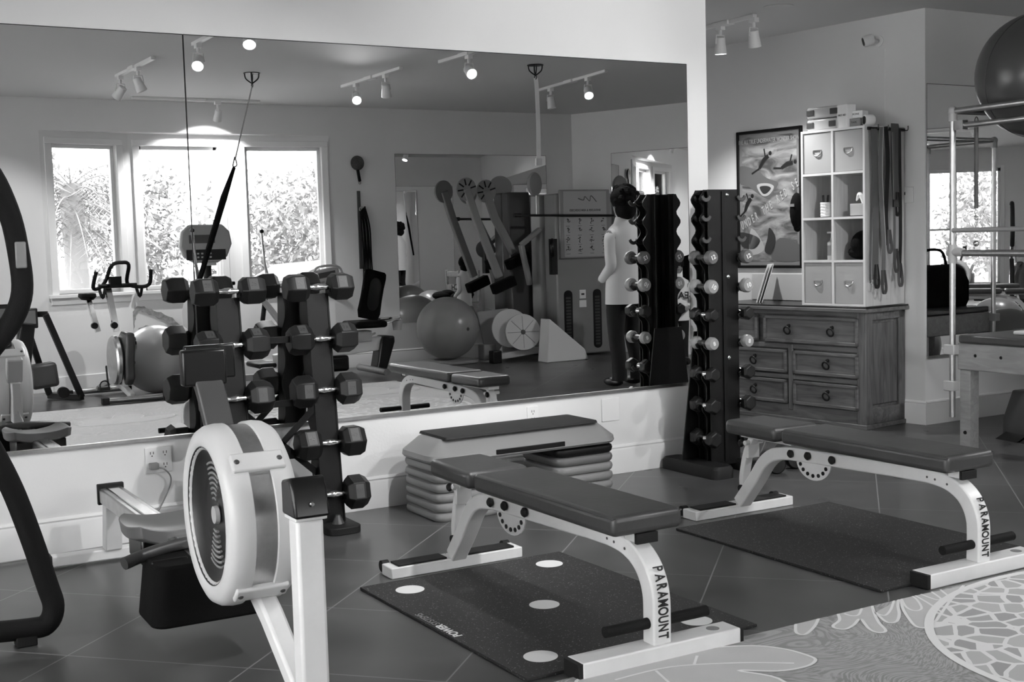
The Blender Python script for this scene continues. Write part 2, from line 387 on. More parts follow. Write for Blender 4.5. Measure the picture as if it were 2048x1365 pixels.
# parked car
car = thing('parked_car', 'pale sedan parked outside the middle and right windows', 'car', (6.1, -4.0, -.25))
carp = mat('pale_car_paint', .25, .2, coat=1.); carg = mat('car_glass', .05, .05)
b = MB(); prof = [(-2.2, .35), (-2.25, .6), (-2.1, .82), (-1.1, .98), (1.4, .98), (2.1, .9), (2.25, .6), (2.2, .35)]
b.prism(prof, 'y', -.85, .85); b.build('body', carp, car, bev=.06, seg=3)
MB().prism([(-1.1, .96), (-.35, 1.36), (.6, 1.42), (1.2, 1.28), (1.75, .96)], 'y', -.68, .68).build('roof', carp, car, bev=.07, seg=3)
b = MB()
for s in (-1, 1): b.prism([(-.9, 1.0), (-.3, 1.3), (.25, 1.35), (.25, 1.0)], 'y', s*.685, s*.69).prism([(.33, 1.0), (.33, 1.35), (.9, 1.29), (1.4, 1.0)], 'y', s*.685, s*.69)
b.build('side_window', carg, car)
for sx in (-1.35, 1.35):
    for sy in (-.78, .78): MB().lathe([(.0, -.1), (.3, -.1), (.32, -.06), (.32, .06), (.3, .1), (0, .1)], (sx, sy, .32), (0, 1, 0)).build('wheel', rubber_m, car)
MB().sph((-.95, .95, 1.02), .1, 16, (1, .7, .6)).build('side_mirror', carp, car)
# ------------------------------------------------------------------ rug
def rug_mats():
    base = bpy.data.materials.new('rug_swirl_pile'); base.use_nodes = True; n, l = nm(base); b = n['Principled BSDF']; b.inputs['Roughness'].default_value = .95
    tc = n.new('ShaderNodeTexCoord'); t0 = n.new('ShaderNodeTexNoise'); t0.inputs['Scale'].default_value = 2.2; t0.inputs['Detail'].default_value = 1
    mp = n.new('ShaderNodeVectorMath'); mp.operation = 'MULTIPLY_ADD'; mp.inputs[1].default_value = (.9, .9, 0)
    l.new(tc.outputs['Object'], t0.inputs['Vector']); l.new(t0.outputs['Color'], mp.inputs[0]); l.new(tc.outputs['Object'], mp.inputs[2])
    m2 = n.new('ShaderNodeMapping'); m2.inputs['Scale'].default_value = (22, 110, 1); l.new(mp.outputs[0], m2.inputs[0])
    t = n.new('ShaderNodeTexNoise'); t.inputs['Scale'].default_value = 1.; t.inputs['Detail'].default_value = 3; l.new(m2.outputs[0], t.inputs['Vector'])
    r = n.new('ShaderNodeValToRGB'); e = r.color_ramp.elements; e[0].position = .44; e[0].color = (.07,)*3+(1,); e[1].position = .56; e[1].color = (.20,)*3+(1,)
    l.new(t.outputs[0], r.inputs[0]); l.new(r.outputs[0], b.inputs['Base Color'])
    shell = bpy.data.materials.new('rug_cracked_shell_pile'); shell.use_nodes = True; n, l = nm(shell); b = n['Principled BSDF']; b.inputs['Roughness'].default_value = .95
    tc = n.new('ShaderNodeTexCoord'); t0 = n.new('ShaderNodeTexNoise'); t0.inputs['Scale'].default_value = 5
    mp = n.new('ShaderNodeVectorMath'); mp.operation = 'MULTIPLY_ADD'; mp.inputs[1].default_value = (.05, .05, 0); l.new(tc.outputs['Object'], t0.inputs['Vector']); l.new(t0.outputs['Color'], mp.inputs[0]); l.new(tc.outputs['Object'], mp.inputs[2])
    m2 = n.new('ShaderNodeMapping'); m2.inputs['Scale'].default_value = (9.5, 11, 0); m2.inputs['Rotation'].default_value = (0, 0, .5); l.new(mp.outputs[0], m2.inputs[0])
    v = n.new('ShaderNodeTexVoronoi'); v.feature = 'DISTANCE_TO_EDGE'; v.inputs['Scale'].default_value = 1; v.inputs['Randomness'].default_value = .85
    v2 = n.new('ShaderNodeTexVoronoi'); v2.inputs['Scale'].default_value = 1; v2.inputs['Randomness'].default_value = .85
    for q in (v, v2): l.new(m2.outputs[0], q.inputs['Vector'])
    lt = mathn(n, l, 'LESS_THAN', v.outputs[0], .075)
    sx = n.new('ShaderNodeSeparateXYZ'); l.new(v2.outputs['Color'], sx.inputs[0])
    rr = n.new('ShaderNodeMapRange'); rr.inputs['To Min'].default_value = .16; rr.inputs['To Max'].default_value = .33; l.new(sx.outputs[0], rr.inputs[0])
    mx = n.new('ShaderNodeMix'); mx.inputs['B'].default_value = .62; l.new(lt, mx.inputs['Factor']); l.new(rr.outputs[0], mx.inputs['A']); l.new(mx.outputs['Result'], b.inputs['Base Color'])
    return [base, shell, mat('rug_light_pile', .36, .95, var=.06, vscale=6), mat('rug_white_outline', .66, .95)]
rb = MB(); RX0, RX1, RY0, RY1 = 1.30, 5.1, .55, 3.135
rb.box(RX0, RX1, RY0, RY1, 0, .010)
def flat(poly, z, mi):
    rb.mi = mi; rb._f([rb.b.verts.new((x, min(y, RY1-.001), z)) for x, y in poly])
def smoothc(p, closed=False, sub=5):
    q = []; L = len(p)
    for i in range(L if closed else L-1):
        g = (lambda k: V(p[k % L])) if closed else (lambda k: V(p[max(0, min(L-1, k))]))
        p0, p1, p2, p3 = g(i-1), g(i), g(i+1), g(i+2)
        for k in range(sub):
            t = k/sub; q.append(.5*((2*p1)+(p2-p0)*t+(2*p0-5*p1+4*p2-p3)*t*t+(3*p1-p0-3*p2+p3)*t**3))
    if not closed: q.append(V(p[-1]))
    return q
def ribbon(p, w=.011, z=.0115, closed=False):
    q = smoothc(p, closed); L = len(q); rb.mi = 3; prev = None; vs = []
    for i, a in enumerate(q):
        t = (q[(i+1) % L]-q[i-1]) if closed else (q[min(i+1, L-1)]-q[max(i-1, 0)])
        if t.length < 1e-9: t = V((1, 0))
        t.normalize(); nn = V((-t.y, t.x))*w/2
        vs.append([rb.b.verts.new((c.x, min(c.y, RY1-.001), z)) for c in (a-nn, a+nn)])
    for i in range(L if closed else L-1): rb._f([vs[i][0], vs[(i+1) % L][0], vs[(i+1) % L][1], vs[i][1]])
FG = dict(A=[(3.026, 3.134), (2.955, 3.079), (2.881, 3.037), (2.855, 3.037), (2.86, 3.068), (2.92, 3.134)],
 B=[(3.118, 3.134), (3.071, 3.079), (3.01, 3.048), (2.995, 3.019), (3.016, 2.996), (3.071, 3.013), (3.128, 3.046), (3.133, 3.034), (3.086, 2.962), (3.073, 2.917), (3.093, 2.9), (3.119, 2.916), (3.159, 2.983), (3.218, 3.058), (3.285, 3.134)],
 C=[(3.235, 3.07), (3.192, 2.992), (3.186, 2.96), (3.218, 2.958), (3.286, 3.009), (3.357, 3.08), (3.42, 3.134)],
 D=[(3.434, 3.134), (3.349, 3.051), (3.264, 2.941), (3.229, 2.885), (3.234, 2.858), (3.261, 2.862), (3.302, 2.898), (3.322, 2.884), (3.394, 2.924), (3.578, 3.03), (3.75, 3.12)])
LINES = [[(3.395, 3.134), (3.305, 3.065), (3.236, 3.028), (3.23, 3.066)], [(3.434, 3.134), (3.37, 3.053), (3.361, 3.007), (3.402, 3.012), (3.467, 3.091), (3.49, 3.134)], [(3.505, 3.134), (3.467, 3.037), (3.418, 2.932)], [(3.534, 3.134), (3.524, 3.06), (3.547, 3.052), (3.59, 3.134)], [(3.138, 3.123), (3.14, 3.091), (3.168, 3.085), (3.233, 3.133)], [(3.638, 3.134), (3.578, 3.03)], [(2.1, 3.04), (2.306, 3.036), (2.503, 2.945), (2.642, 2.844)], [(2.38, 3.01), (2.44, 3.07)], [(2.25, 3.035), (2.22, 2.93)]]
LEAF = [(2.0, 3.10), (2.153, 3.121), (2.377, 3.129), (2.512, 3.108), (2.648, 3.043), (2.711, 2.956), (2.727, 2.86), (2.708, 2.821), (2.645, 2.801), (2.552, 2.82), (2.457, 2.891), (2.51, 2.77), (2.44, 2.6), (2.32, 2.6), (2.24, 2.78), (2.12, 2.62), (1.98, 2.66), (2.02, 2.86), (1.94, 2.95)]
ell = [(3.95+.92*cos(a*pi/40), 2.36+.75*sin(a*pi/40)) for a in range(80)]
flat(ell, .0108, 1); ribbon(ell[::4], .03, z=.0122, closed=True)
for k in FG:
    flat([tuple(p) for p in smoothc(FG[k])], .0106, 2); ribbon(FG[k], z=.0113)
flat([tuple(p) for p in smoothc(LEAF, True)], .0106, 2); ribbon(LEAF, closed=True)
for i_, q in enumerate(LINES): ribbon(q, .009, z=.01105+.00003*i_)
for ox, oy, s in ((4.6, 1.2, 1.1), (2.3, 1.5, 1.0), (3.4, 1.1, .8)):
    q = [(ox+s*(x-2.35), oy+s*(y-2.87)) for x, y in LEAF]; flat([tuple(p) for p in smoothc(q, True)], .0107, 2); ribbon(q, closed=True)
RM = rug_mats()
for q in RM: q.node_tree.nodes['Principled BSDF'].inputs['Sheen Weight'].default_value = .8; q.node_tree.nodes['Principled BSDF'].inputs['Sheen Roughness'].default_value = .35
rug = tag(rb.build('area_rug', RM), 'gray area rug with pale leaf shapes and a cracked round shell outline', 'rug')
# ------------------------------------------------------------------ rubber mats
def rmat(label, c, az, w, l, dots):
    mm = bpy.data.materials.get('speckled_rubber')
    if not mm:
        mm = bpy.data.materials.new('speckled_rubber'); mm.use_nodes = True; n, l_ = nm(mm); b = n['Principled BSDF']; b.inputs['Roughness'].default_value = .7
        tc = n.new('ShaderNodeTexCoord'); t = n.new('ShaderNodeTexNoise'); t.inputs['Scale'].default_value = 150; t.inputs['Detail'].default_value = 1
        l_.new(tc.outputs['Object'], t.inputs['Vector']); g = mathn(n, l_, 'GREATER_THAN', t.outputs[0], .69)
        mx = n.new('ShaderNodeMix'); mx.inputs['A'].default_value = .014; mx.inputs['B'].default_value = .16; l_.new(g, mx.inputs['Factor']); l_.new(mx.outputs['Result'], b.inputs['Base Color'])
    t = thing('floor_mat', label, 'mat', (c[0], c[1], 0), az)
    MB().box(-w/2, w/2, -l/2, l/2, 0.0005, .011).build('mat_body', mm, t, bev=.002)
    if dots:
        dm = mat('white_dot_paint', .68, .6)
        for x, y in ((-.32, -.475), (-.32, .475), (.32, .475), (.32, -.475), (-.005, .0)):
            MB().lathe([(.056, 0), (.056, .0008)], (x, y, .0108), n=40).build('white_dot', dm, t)
        text('POWER', .044, mat('white_dot_paint', .68, .6), t, frame((-.437, -.065, .0112), (0, 1, 0), (-1, 0, 0)), bold=.0012)
        text('SYSTEMS', .040, grayp_m, t, frame((-.437, .095, .0112), (0, 1, 0), (-1, 0, 0)))
    return t
rmat('black rubber mat with five white dots under the near weight bench', (2.343, 3.83), -.5, .93, 1.25, True)
rmat('plain black rubber mat under the farther weight bench', (3.937, 3.875), .3, .95, 1.245, False)
# ------------------------------------------------------------------ benches
def bench(label, loc, az):
    t = thing('weight_bench', label, 'bench', (loc[0], loc[1], 0), az)
    f = MB()
    f.bar([(0, -.02, .055), (0, -.022, .13), (0, -.018, .22), (0, .015, .29), (0, .075, .335), (0, .16, .357), (0, .30, .36), (0, .6, .352), (0, .85, .346), (0, 1.02, .338), (0, 1.12, .318), (0, 1.19, .27), (0, 1.26, .18), (0, 1.37, .05)], .07, .06)
    fr = f.build('frame', white_m, t, bev=.006)
    b = MB().box(-.31, .31, -.062, .03, 0, .058); ft = b.build('front_foot', white_m, t, bev=.005)
    for s in (-1, 1): MB().box(s*.312-.012, s*.312+.012, -.06, .028, .002, .056).build('end_cap', rubber_m, ft, bev=.002)
    MB().lathe([(.022, 0), (.022, .001)], (.23, -.015, .058)).build('foot_plug', grayp_m, ft)
    b = MB().box(-.305, .305, 1.345, 1.445, 0, .045); rf = b.build('rear_foot', white_m, t, bev=.004)
    for s in (-1, 1):
        MB().box(s*.16-.11, s*.16+.11, 1.355, 1.435, .045, .053).build('grip_pad', rubber_m, rf, bev=.002)
        MB().cyl((s*.285-.015, 1.462, .03), (s*.285+.015, 1.462, .03), .024).cyl((s*.285, 1.462, .03), (s*.285, 1.44, .03), .006).build('wheel', rubber_m, rf)
    for x0, x1 in ((-.20, -.036), (.036, .20)):
        MB().cyl((x0, -.02, .125), (x1, -.02, .125), .018).build('foot_peg', foam_m, t)
    # upholstery
    MB().box(-.138, .138, .012, .945, .405, .473).build('seat_pad', vinyl_m, t, bev=.02, seg=4)
    MB().tube([(-.133, .018, .463), (.133, .018, .463), (.133, .938, .463), (-.133, .938, .463)], .0035, 6, closed=True, raw=True).build('piping', vinyl_m, t)
    MB().prism([(-.138, .985), (.138, .985), (.122, 1.35), (-.122, 1.35)], 'z', .402, .47).build('head_pad', vinyl_m, t, bev=.022, seg=4)
    MB().box(-.042, .042, .035, .09, .375, .405).box(-.035, .035, .08, .93, .385, .405).box(-.04, .04, .98, 1.33, .38, .402).build('pad_support', white_m, t, bev=.003)
    MB().box(-.042, .042, .02, .035, .37, .404).build('stop_block', rubber_m, t, bev=.002)
    a = [(.85+.108*cos(k*pi/14+pi)*1.0, .325+.085*sin(k*pi/14+pi)) for k in range(15)]
    MB().prism(a, 'x', -.03, -.024).build('adjustment_plate', white_m, t)
    h = MB()
    for k in range(7):
        an = pi+.35+k*.41; h.lathe([(.009, 0), (.009, .003)], (-.03, .85+.085*cos(an), .325+.064*sin(an)), (-1, 0, 0), 12)
    h.build('adjustment_holes', blackg_m, t)
    # headrest strut and hinge
    MB().bar([(0, 1.27, .39), (0, 1.32, .30), (0, 1.35, .18), (0, 1.345, .12)], .045, .03).cyl((-.05, 1.29, .355), (.06, 1.29, .355), .012).box(-.035, .035, 1.28, 1.305, .28, .36).build('headrest_strut', white_m, t, bev=.003)
    for y, z in ((.87, .35), (.98, .345), (.72, .352), (1.32, .35)): MB().lathe([(.0, 0), (.017, 0), (.019, .008), (.012, .016), (0, .017)], (-.04, y, z), (-1, 0, 0), 14).build('knob', rubber_m, t)
    MB().cyl((-.03, 1.35, .125), (.03, 1.35, .125), .017).build('stop_roller', rubber_m, t)
    # raised letters on the front leg, one below the other, lying on their sides
    me = MB(); objs = []
    word = 'PARAMOUNT'
    L = None
    for i, ch in enumerate(word):
        z = .298-.0265*i; y = -.0525; tl = 0
        if z > .2: y += (z-.2)**2*2.6; tl = (z-.2)*5.0
        o = text(ch, .054, ink_m, t, frame((0, y-.0008, z), (0, -sin(tl)*.5, -cos(tl)), (1, 0, 0)), sx=.62, bold=.0012)
        objs.append(o)
    bm = bmesh.new()
    for o in objs: bm.from_mesh(o.data)
    me2 = bpy.data.meshes.new('lettering'); bm.to_mesh(me2); bm.free(); me2.materials.append(ink_m)
    for o in objs[1:]: bpy.data.objects.remove(o)
    objs[0].data = me2; objs[0].name = 'lettering'
    s = MB(); rg = random.Random(5)
    for _ in range(14):
        x = rg.uniform(-.29, .29); s.lathe([(rg.uniform(.002, .004), 0), (.002, .0006)], (x, rg.choice((1.42, 1.5201)) if 0 else 1.43+rg.random()*.005, .0452), n=6)
    for y, z in ((.10, .352), (.16, .362), (.2, .366)): s.lathe([(.005, 0), (.005, .001)], (-.0352, y, z-.01), (-1, 0, 0), 8)
    s.build('paint_chip', scuff_m, t)
    return t
bench('near flat bench, black pads on a white frame, over the mat with white dots', (2.335, 3.16), .3)
bench('farther flat bench, black pads on a white frame, over the plain black mat', (3.945, 3.235), .3)
# ------------------------------------------------------------------ aerobic step stack
def rrect(w, d, r, n=5):
    p = []
    for cx, cy_, a0 in ((w/2-r, d/2-r, 0), (-w/2+r, d/2-r, pi/2), (-w/2+r, -d/2+r, pi), (w/2-r, -d/2+r, 1.5*pi)):
        for k in range(n+1): a = a0+pi/2*k/n; p.append((cx+r*cos(a), cy_+r*sin(a)))
    return p
def slabs(mb, w, d, prof, r=.06, n=6):
    # prof: list of (inset, z)
    mb.rings([[V((x, y, z)) for x, y in rrect(w-2*i, d-2*i, max(r-i, .005), n)] for i, z in prof])
SX, SY, SAZ = 3.165, 5.48, 0.0
P0 = Matrix.Translation((SX, SY, 0)) @ Matrix.Rotation(-RAD(SAZ), 4, 'Z')
cols = {-1: [lgray_m]*5, 1: [dgray_m, grayp_m, lgray_m, lgray_m, dgray_m]}
g3_m = mat('step_riser_dark', .12, .4); g2_m = mat('step_riser_gray', .20, .4, bump=.1, scale=150)
names = ['lowest', 'second lowest', 'third', 'fourth', 'topmost']
for s in (-1, 1):
    n = 6 if s > 0 else 6
    for k in range(n):
        p = P0 @ V((s*.345, 0, .0475*k))
        mm = ([dgray_m, g2_m, g2_m, g2_m, g3_m, black_m] if s > 0 else [g2_m]*6)[k]
        t = thing('step_riser', '%s square %s step riser in the %s stack under the aerobic step' % (['lowest', 'second lowest', 'third from the floor', 'fourth from the floor', 'second from the top', 'topmost'][k], 'dark' if mm in (dgray_m, g3_m, black_m) else 'gray', 'left' if s < 0 else 'right'), 'step riser', p, SAZ, group='risers stacked under the aerobic step')
        b = MB(); slabs(b, .36, .40, [(.012, 0.0005), (.004, .008), (0, .022), (.004, .036), (.02, .0455), (.06, .0465)]); b.build('riser_block', mm, t)
        b = MB(); slabs(b, .20, .20, [(0, .0466), (.004, .0472)]); b.build('riser_top_socket', dgray_m, t)
t = thing('aerobic_step', 'long gray aerobic step platform with a black ribbed top, on two stacks of risers', 'aerobic step', P0 @ V((0, 0, .2865)), SAZ)
b = MB(); slabs(b, 1.10, .42, [(.01, 0), (0, .012), (.005, .035), (.05, .07), (.085, .098), (.10, .105)], r=.1); b.build('step_body', g2_m, t)
b = MB(); slabs(b, .90, .30, [(0, .1055), (.006, .117)], r=.02); b.build('tread_mat', rubber_m, t)
MB().box(-.2, .2, -.212, -.205, .015, .04).build('hand_slot', black_m, t, bev=.003)
# ------------------------------------------------------------------ dumbbells
def hexhead(x, R, L, s):
    return MB().lathe([(.2*R, 0), (.72*R, .0), (R, .22*L), (R, .74*L), (.80*R, L), (.2*R, L)], (x, 0, 0), (s, 0, 0), 6, ph=0)
def hex_dumbbell(label, loc, R, L, gap, num, group, rotx=0., rz=0., name='hex_dumbbell'):
    # axis along local X; grip between the heads
    t = thing(name, label, 'dumbbell', loc, group=group, rot=(rotx, 0, rz))
    MB().lathe([(.011, -gap/2-.005), (.013, -gap/2+.006), (.0105, -gap/2+.02), (.016, -gap*.12), (.0175, 0), (.016, gap*.12), (.0105, gap/2-.02), (.013, gap/2-.006), (.011, gap/2+.005)], ax=(1, 0, 0), n=18).build('handle', chrome_m, t)
    for s in (-1, 1):
        h = hexhead(s*gap/2, R, L, s).build('head', hexr_m, t, bev=.004, ang=25)
        # raised number plate on one flat
        ap = R*cos(pi/6)
        for fa in (pi/6,):
            nrm = V((0, -cos(fa), sin(fa))); up_ = V((1, 0, 0)); xd = up_.cross(nrm)
            c = V((s*(gap/2+L*.48), 0, 0)) + nrm*ap
            M = frame(c, xd, up_)
            pl = MB().box(-.030*R/.075, .030*R/.075, -.02*L/.11, .02*L/.11, -.001, .0006, M); pl.build('number_plate', mat('worn_plate', .05, .5), h)
            text(num, .030*R/.075, dgray_m, h, frame(c+nrm*.001, up_, -xd) , name='number', depth=.0006, sx=1.0)
    return t
def round_dumbbell(label, loc, R, L, gap, num, group, m, rz=0., light_txt=True, n=28, rot=None):
    t = thing('round_dumbbell', label, 'dumbbell', loc, group=group, rot=rot or (0, 0, rz))
    MB().cyl((-gap/2-.005, 0, 0), (gap/2+.005, 0, 0), .016).build('handle', dgray_m, t)
    for s in (-1, 1):
        h = MB().lathe([(.3*R, 0), (.8*R, 0), (R, .012), (R, L-.012), (.84*R, L), (.2*R, L+.001)], (s*gap/2, 0, 0), (s, 0, 0), n).build('head', m, t, ang=50)
        if num: text(num, R*.85, paper_m if light_txt else ink_m, h, frame((s*(gap/2+L+.0012), 0, 0), (0, s, 0), (0, 0, 1)), name='number', bold=.001)
    return t
# ---- two-column hex rack by the mirror
GR = 'hex dumbbells on the two-column rack by the mirror'
RZ = RAD(8)
tiers = [1.148, .903, .66, .41, .165]
def rx(ci, z):     # column centre position at height z
    x0, y0 = ((1.748, 5.555), (2.195, 5.585))[ci]
    return x0, y0-.10*(1.15-z)/.98
rk = thing('dumbbell_rack', 'black two-column dumbbell rack against the mirror behind the rowing machine', 'rack', (1.97, 5.50, 0))
def L2(p): return V(p)-V((1.97, 5.50, 0))
for ci in (0, 1):
    b = MB(); xa, ya = rx(ci, 1.14); xb, yb = rx(ci, .05)
    M = Matrix.Identity(4)
    # leaning panel with folded, scalloped side flanges
    for s in (-1, 1):
        poly = []
        for i in range(45):
            z = 1.12-i*(1.12-.03)/44; yy = rx(ci, z)[1]+.03
            ph_ = min(abs(z-q) for q in tiers); poly.append((yy+.07-.028*cos(min(ph_/.11, 1)*pi), z))
        front = [(rx(ci, z)[1]+.018, z) for z in (.03, 1.12)]
        pts = [L2((0, a, z)) for a, z in poly+front]
        off = xa-1.97
        b.prism([(p.y, p.z) for p in pts], 'x', off+s*.052-.004, off+s*.052+.004)
    b.bar([L2((xa, ya+.024, 1.12)), L2((xb, yb+.024, .03))], .10, .008, raw=True)
    b.build('upright_panel', black_m, rk, bev=.001)
    for z in tiers:
        x, y = rx(ci, z)
        for s in (-1, 1): MB().prism([(y-5.50-.03, z-.004), (y-5.50-.024, z-.022), (y-5.50+.03, z-.03), (y-5.50+.03, z+.006), (y-5.50+.020, z-.014), (y-5.50-.018, z-.016)], 'x', x-1.97+s*.05-.003, x-1.97+s*.05+.003).build('cradle', black_m, rk)
    b = MB(); x, y = rx(ci, .03)
    b.rings([[L2((x, y+.02, zz))+V((px_, py_, 0)) for px_, py_ in rrect(.17, .30, .05)] for zz in (.0, .035)]); b.build('base_foot', rubber_m, rk, bev=.004)
    MB().cyl(L2((x, y-.02, .035)), L2((x, y-.02, .075)), .03, .012).build('bolt_cover', dgray_m, rk)
for z in (.35, .6, .9): MB().box(-.18, .19, .05, .06, z, z+.03).build('cross_bar', black_m, rk)
for a_, c_ in ((.25, .6), (.6, .25)): MB().bar([(-.19, .055, a_), (.19, .055, c_)], .03, .006, raw=True).build('diagonal_brace', black_m, rk)
nums = [['25', '15', '20', '45', '40'], ['50', '35', '30', '45', '50']]
RR = [.071, .074, .078, .080, .083]
tn = ['top', 'second', 'middle', 'fourth', 'bottom']
for ci in (0, 1):
    for k, z in enumerate(tiers):
        x, y = rx(ci, z)
        hex_dumbbell('hex dumbbell on the %s tier, %s column of the black rack' % (tn[k], ('left', 'right')[ci]), (x, y, z+.004), RR[k], .112, .105, nums[ci][k], GR, rotx=(0, -.55, .3, -.15, .2)[k] + ci*.12, rz=-RZ*.3)
# ---- tall tower rack
TX, TY, TAZ = 4.575, 5.47, 0.0
tw = thing('dumbbell_tower', 'black dumbbell tower with empty top saddles, at the right end of the mirror', 'rack', (TX, TY, 0), TAZ)
tz = [1.545, 1.435, 1.315, 1.20, 1.037, .88, .72, .547, .368, .18]
def tside(y, z): return None
def flange(yc):
    b = MB()
    for s in (-1, 1):
        poly = []
        for i in range(91):
            z = 1.60-i*1.56/90; q = min(abs(z-c) for c in tz); w = .018+.034*(1+cos(min(q/.058, 1)*pi))/2
            poly.append((.06+w+.03, z))
        b.prism([(s*x, z) for x, z in poly]+[(s*.05, .04), (s*.05, 1.60)], 'y', yc-.004, yc+.004)
    return b
MB().box(-.105, .105, -.006, .002, .04, 1.60).box(-.012, .012, -.014, -.006, .06, 1.59).build('column_panel', black_m, tw, bev=.001)
flange(.03).build('saddle_flange', black_m, tw); flange(.10).build('saddle_flange', black_m, tw)
for s in (-1, 1): MB().box(s*.07-.004, s*.07+.004, .002, .13, .04, 1.60).build('side_panel', black_m, tw)
for z in (1.57, 1.11, .65): MB().lathe([(.012, 0), (.011, .005), (.004, .008)], (.03, -.006, z), (0, -1, 0), 12).build('bolt', chrome_m, tw)
for s in (-1, 1):
    b = MB(); b.rings([[V((x+s*.15, y+.07, z)) for x, y in rrect(.15-i, .50-i, .04)] for i, z in ((0, .0), (0, .05), (.02, .068))]); b.build('base_foot', rubber_m, tw)
b = MB(); b.prism([(-.20, .06), (-.10, .80), (.10, .80), (.20, .06)], 'y', .14, .148); b.build('rear_gusset', black_m, tw)
def saddle(mb, x, y, z, t=.010):
    p = []
    for k in range(13):
        a = pi+.15+(pi-.3)*k/12; p.append((x+.034*cos(a), z+.034*sin(a)+.02))
    for k in range(13):
        a = 2*pi-.15-(pi-.3)*k/12; p.append((x+.019*cos(a), z+.019*sin(a)+.026))
    mb.prism(p, 'y', y-t/2, y+t/2)
for k, z in enumerate(tz):
    for s in (-1, 1):
        for yy in (-.015, .055):
            b = MB(); saddle(b, s*.127, yy, z)
            b.build('saddle', dgray_m if yy < 0 else black_m, tw, bev=.002)
def tpos(x, y, z): return V((TX+x, TY+y, z))
mid_m = mat('gray_urethane', .11, .35, bump=.1, scale=200); lt_m = mat('pale_gray_urethane', .27, .35)
kinds = [('round', '12', .040, mid_m), ('round', '10', .041, lt_m), ('hex', '10', .040, None), ('round', '8', .037, lt_m), ('hex', '12', .045, None), ('hex', '15', .048, None), ('hex', '20', .051, None)]
desc = ['mid-gray round', 'pale gray round', 'small black hex', 'small pale round', 'black hex', 'big black hex', 'largest black hex']
on = ['highest one', 'second from the top', 'third from the top', 'fourth from the top', 'third from the bottom', 'second from the bottom', 'lowest one']
for s in (-1, 1):
    for k, (kd, num, R, mm) in enumerate(kinds):
        p = tpos(s*.127, .018, tz[k+3]+.022)
        lab = '%s dumbbell, %s on the %s side of the tall tower' % (desc[k], on[k], ('left', 'right')[s > 0])
        G = 'dumbbells on the tall tower'
        if kd == 'round': round_dumbbell(lab, p, R, .045, .088, num, G, mm, rot=(random.Random(k*3+s).uniform(-.6, .6), 0, pi/2))
        else: hex_dumbbell(lab, p, R, .055, .088, num, G, rotx=(.52 if k != 5 else .45), rz=pi/2)
# loose round dumbbells on the floor beside the tower
for i, (x, y, az, R) in enumerate(((4.80, 5.33, 60, .052), (4.98, 5.38, 65, .06), (5.22, 5.42, 60, .06))):
    round_dumbbell(('dark round dumbbell on the floor right beside the tower foot', 'larger dark round dumbbell on the floor, middle one of three beside the tower', 'dark round dumbbell on the floor farthest from the tower, partly behind the bench')[i], (x, y, R), R, .075, .11, None, 'loose dumbbells on the floor beside the tower', hexr_m, rz=RAD(az))
# ------------------------------------------------------------------ rowing machine
RO = (1.13, 3.58); RAZ = 1.2
rw = thing('rowing_machine', 'pale gray rowing machine with a round flywheel cage, in front of the mirror', 'rowing machine', (RO[0], RO[1], 0), RAZ)
cz, CR = .565, .268
def arc_band(mb, r0, r1, x0, x1, a0, a1, n=10):
    rs = []
    for i in range(n+1):
        a = a0+(a1-a0)*i/n; rs.append([V((x, cos(a)*r, cz+sin(a)*r)) for x, r in ((x0, r0), (x1, r0), (x1, r1), (x0, r1))])
    mb.rings(rs)
b = MB()
# two bowl shaped side rims
for s in (-1, 1):
    prof = [(.195, .092), (.212, .104), (.235, .107), (.254, .098), (.265, .080), (.269, .055), (.268, .033), (.258, .030), (.252, .06), (.235, .085), (.195, .086)]
    rs = [[V((s*h, r*cos(2*pi*k/64), cz+r*sin(2*pi*k/64))) for k in range(64)] for r, h in prof]
    b.rings(rs, closed=True)
cage_m = mat('pale_cage_plastic', .62, .35, bump=.1, scale=200)
b.build('cage_rim', cage_m, rw, ang=60)
for k in range(4):
    a = pi/4+.05+k*pi/2; b = MB(); arc_band(b, .252, .278, -.078, .078, a-.11, a+.11, 6)
    o = b.build('cage_bridge', cage_m, rw, bev=.006)
    q = MB()
    for s in (-1, 1): q.lathe([(.009, 0), (.006, .004)], (s*.062, .277*cos(a), cz+.277*sin(a)), (0, cos(a), sin(a)), 10)
    q.build('screw', dgray_m, o)
for k in range(4):
    a = .05+k*pi/2; b = MB(); arc_band(b, .256, .261, -.036, .036, a-.72, a+.72, 16); b.build('perforated_screen', steel_m, rw)
for s in (-1, 1):
    MB().lathe([(.0, .060), (.14, .062), (.185, .080), (.205, .1), (.21, .096), (.19, .07), (.0, .045)], (0, 0, cz), (s, 0, 0), 48).build('side_cover', mat('charcoal_cover', .022, .35), rw, ang=60)
    for c0 in (pi/2, -pi/2):
        g = MB()
        for r in (.05, .065, .08, .095, .11, .125, .14, .155): g.torus((s*.072, 0, cz), r, .004, (s, 0, 0), 24, 6, c0-.42, c0+.42)
        g.build('vent_grille', grayp_m, rw)
    MB().lathe([(.028, 0), (.026, .012), (.0, .014)], (s*.066, 0, cz), (s, 0, 0), 20).build('hub_cap', lgray_m, rw)
MB().lathe([(.23, -.03), (.24, 0), (.23, .03)], (0, 0, cz), (1, 0, 0), 40).build('flywheel', black_m, rw)
b = MB(); b.bar([(0, .30, .74), (0, .25, .62), (0, .2, .5)], .09, .05)
b.box(-.028, .028, .22, .32, .36, .60).build('neck', lgray_m, rw, bev=.008)
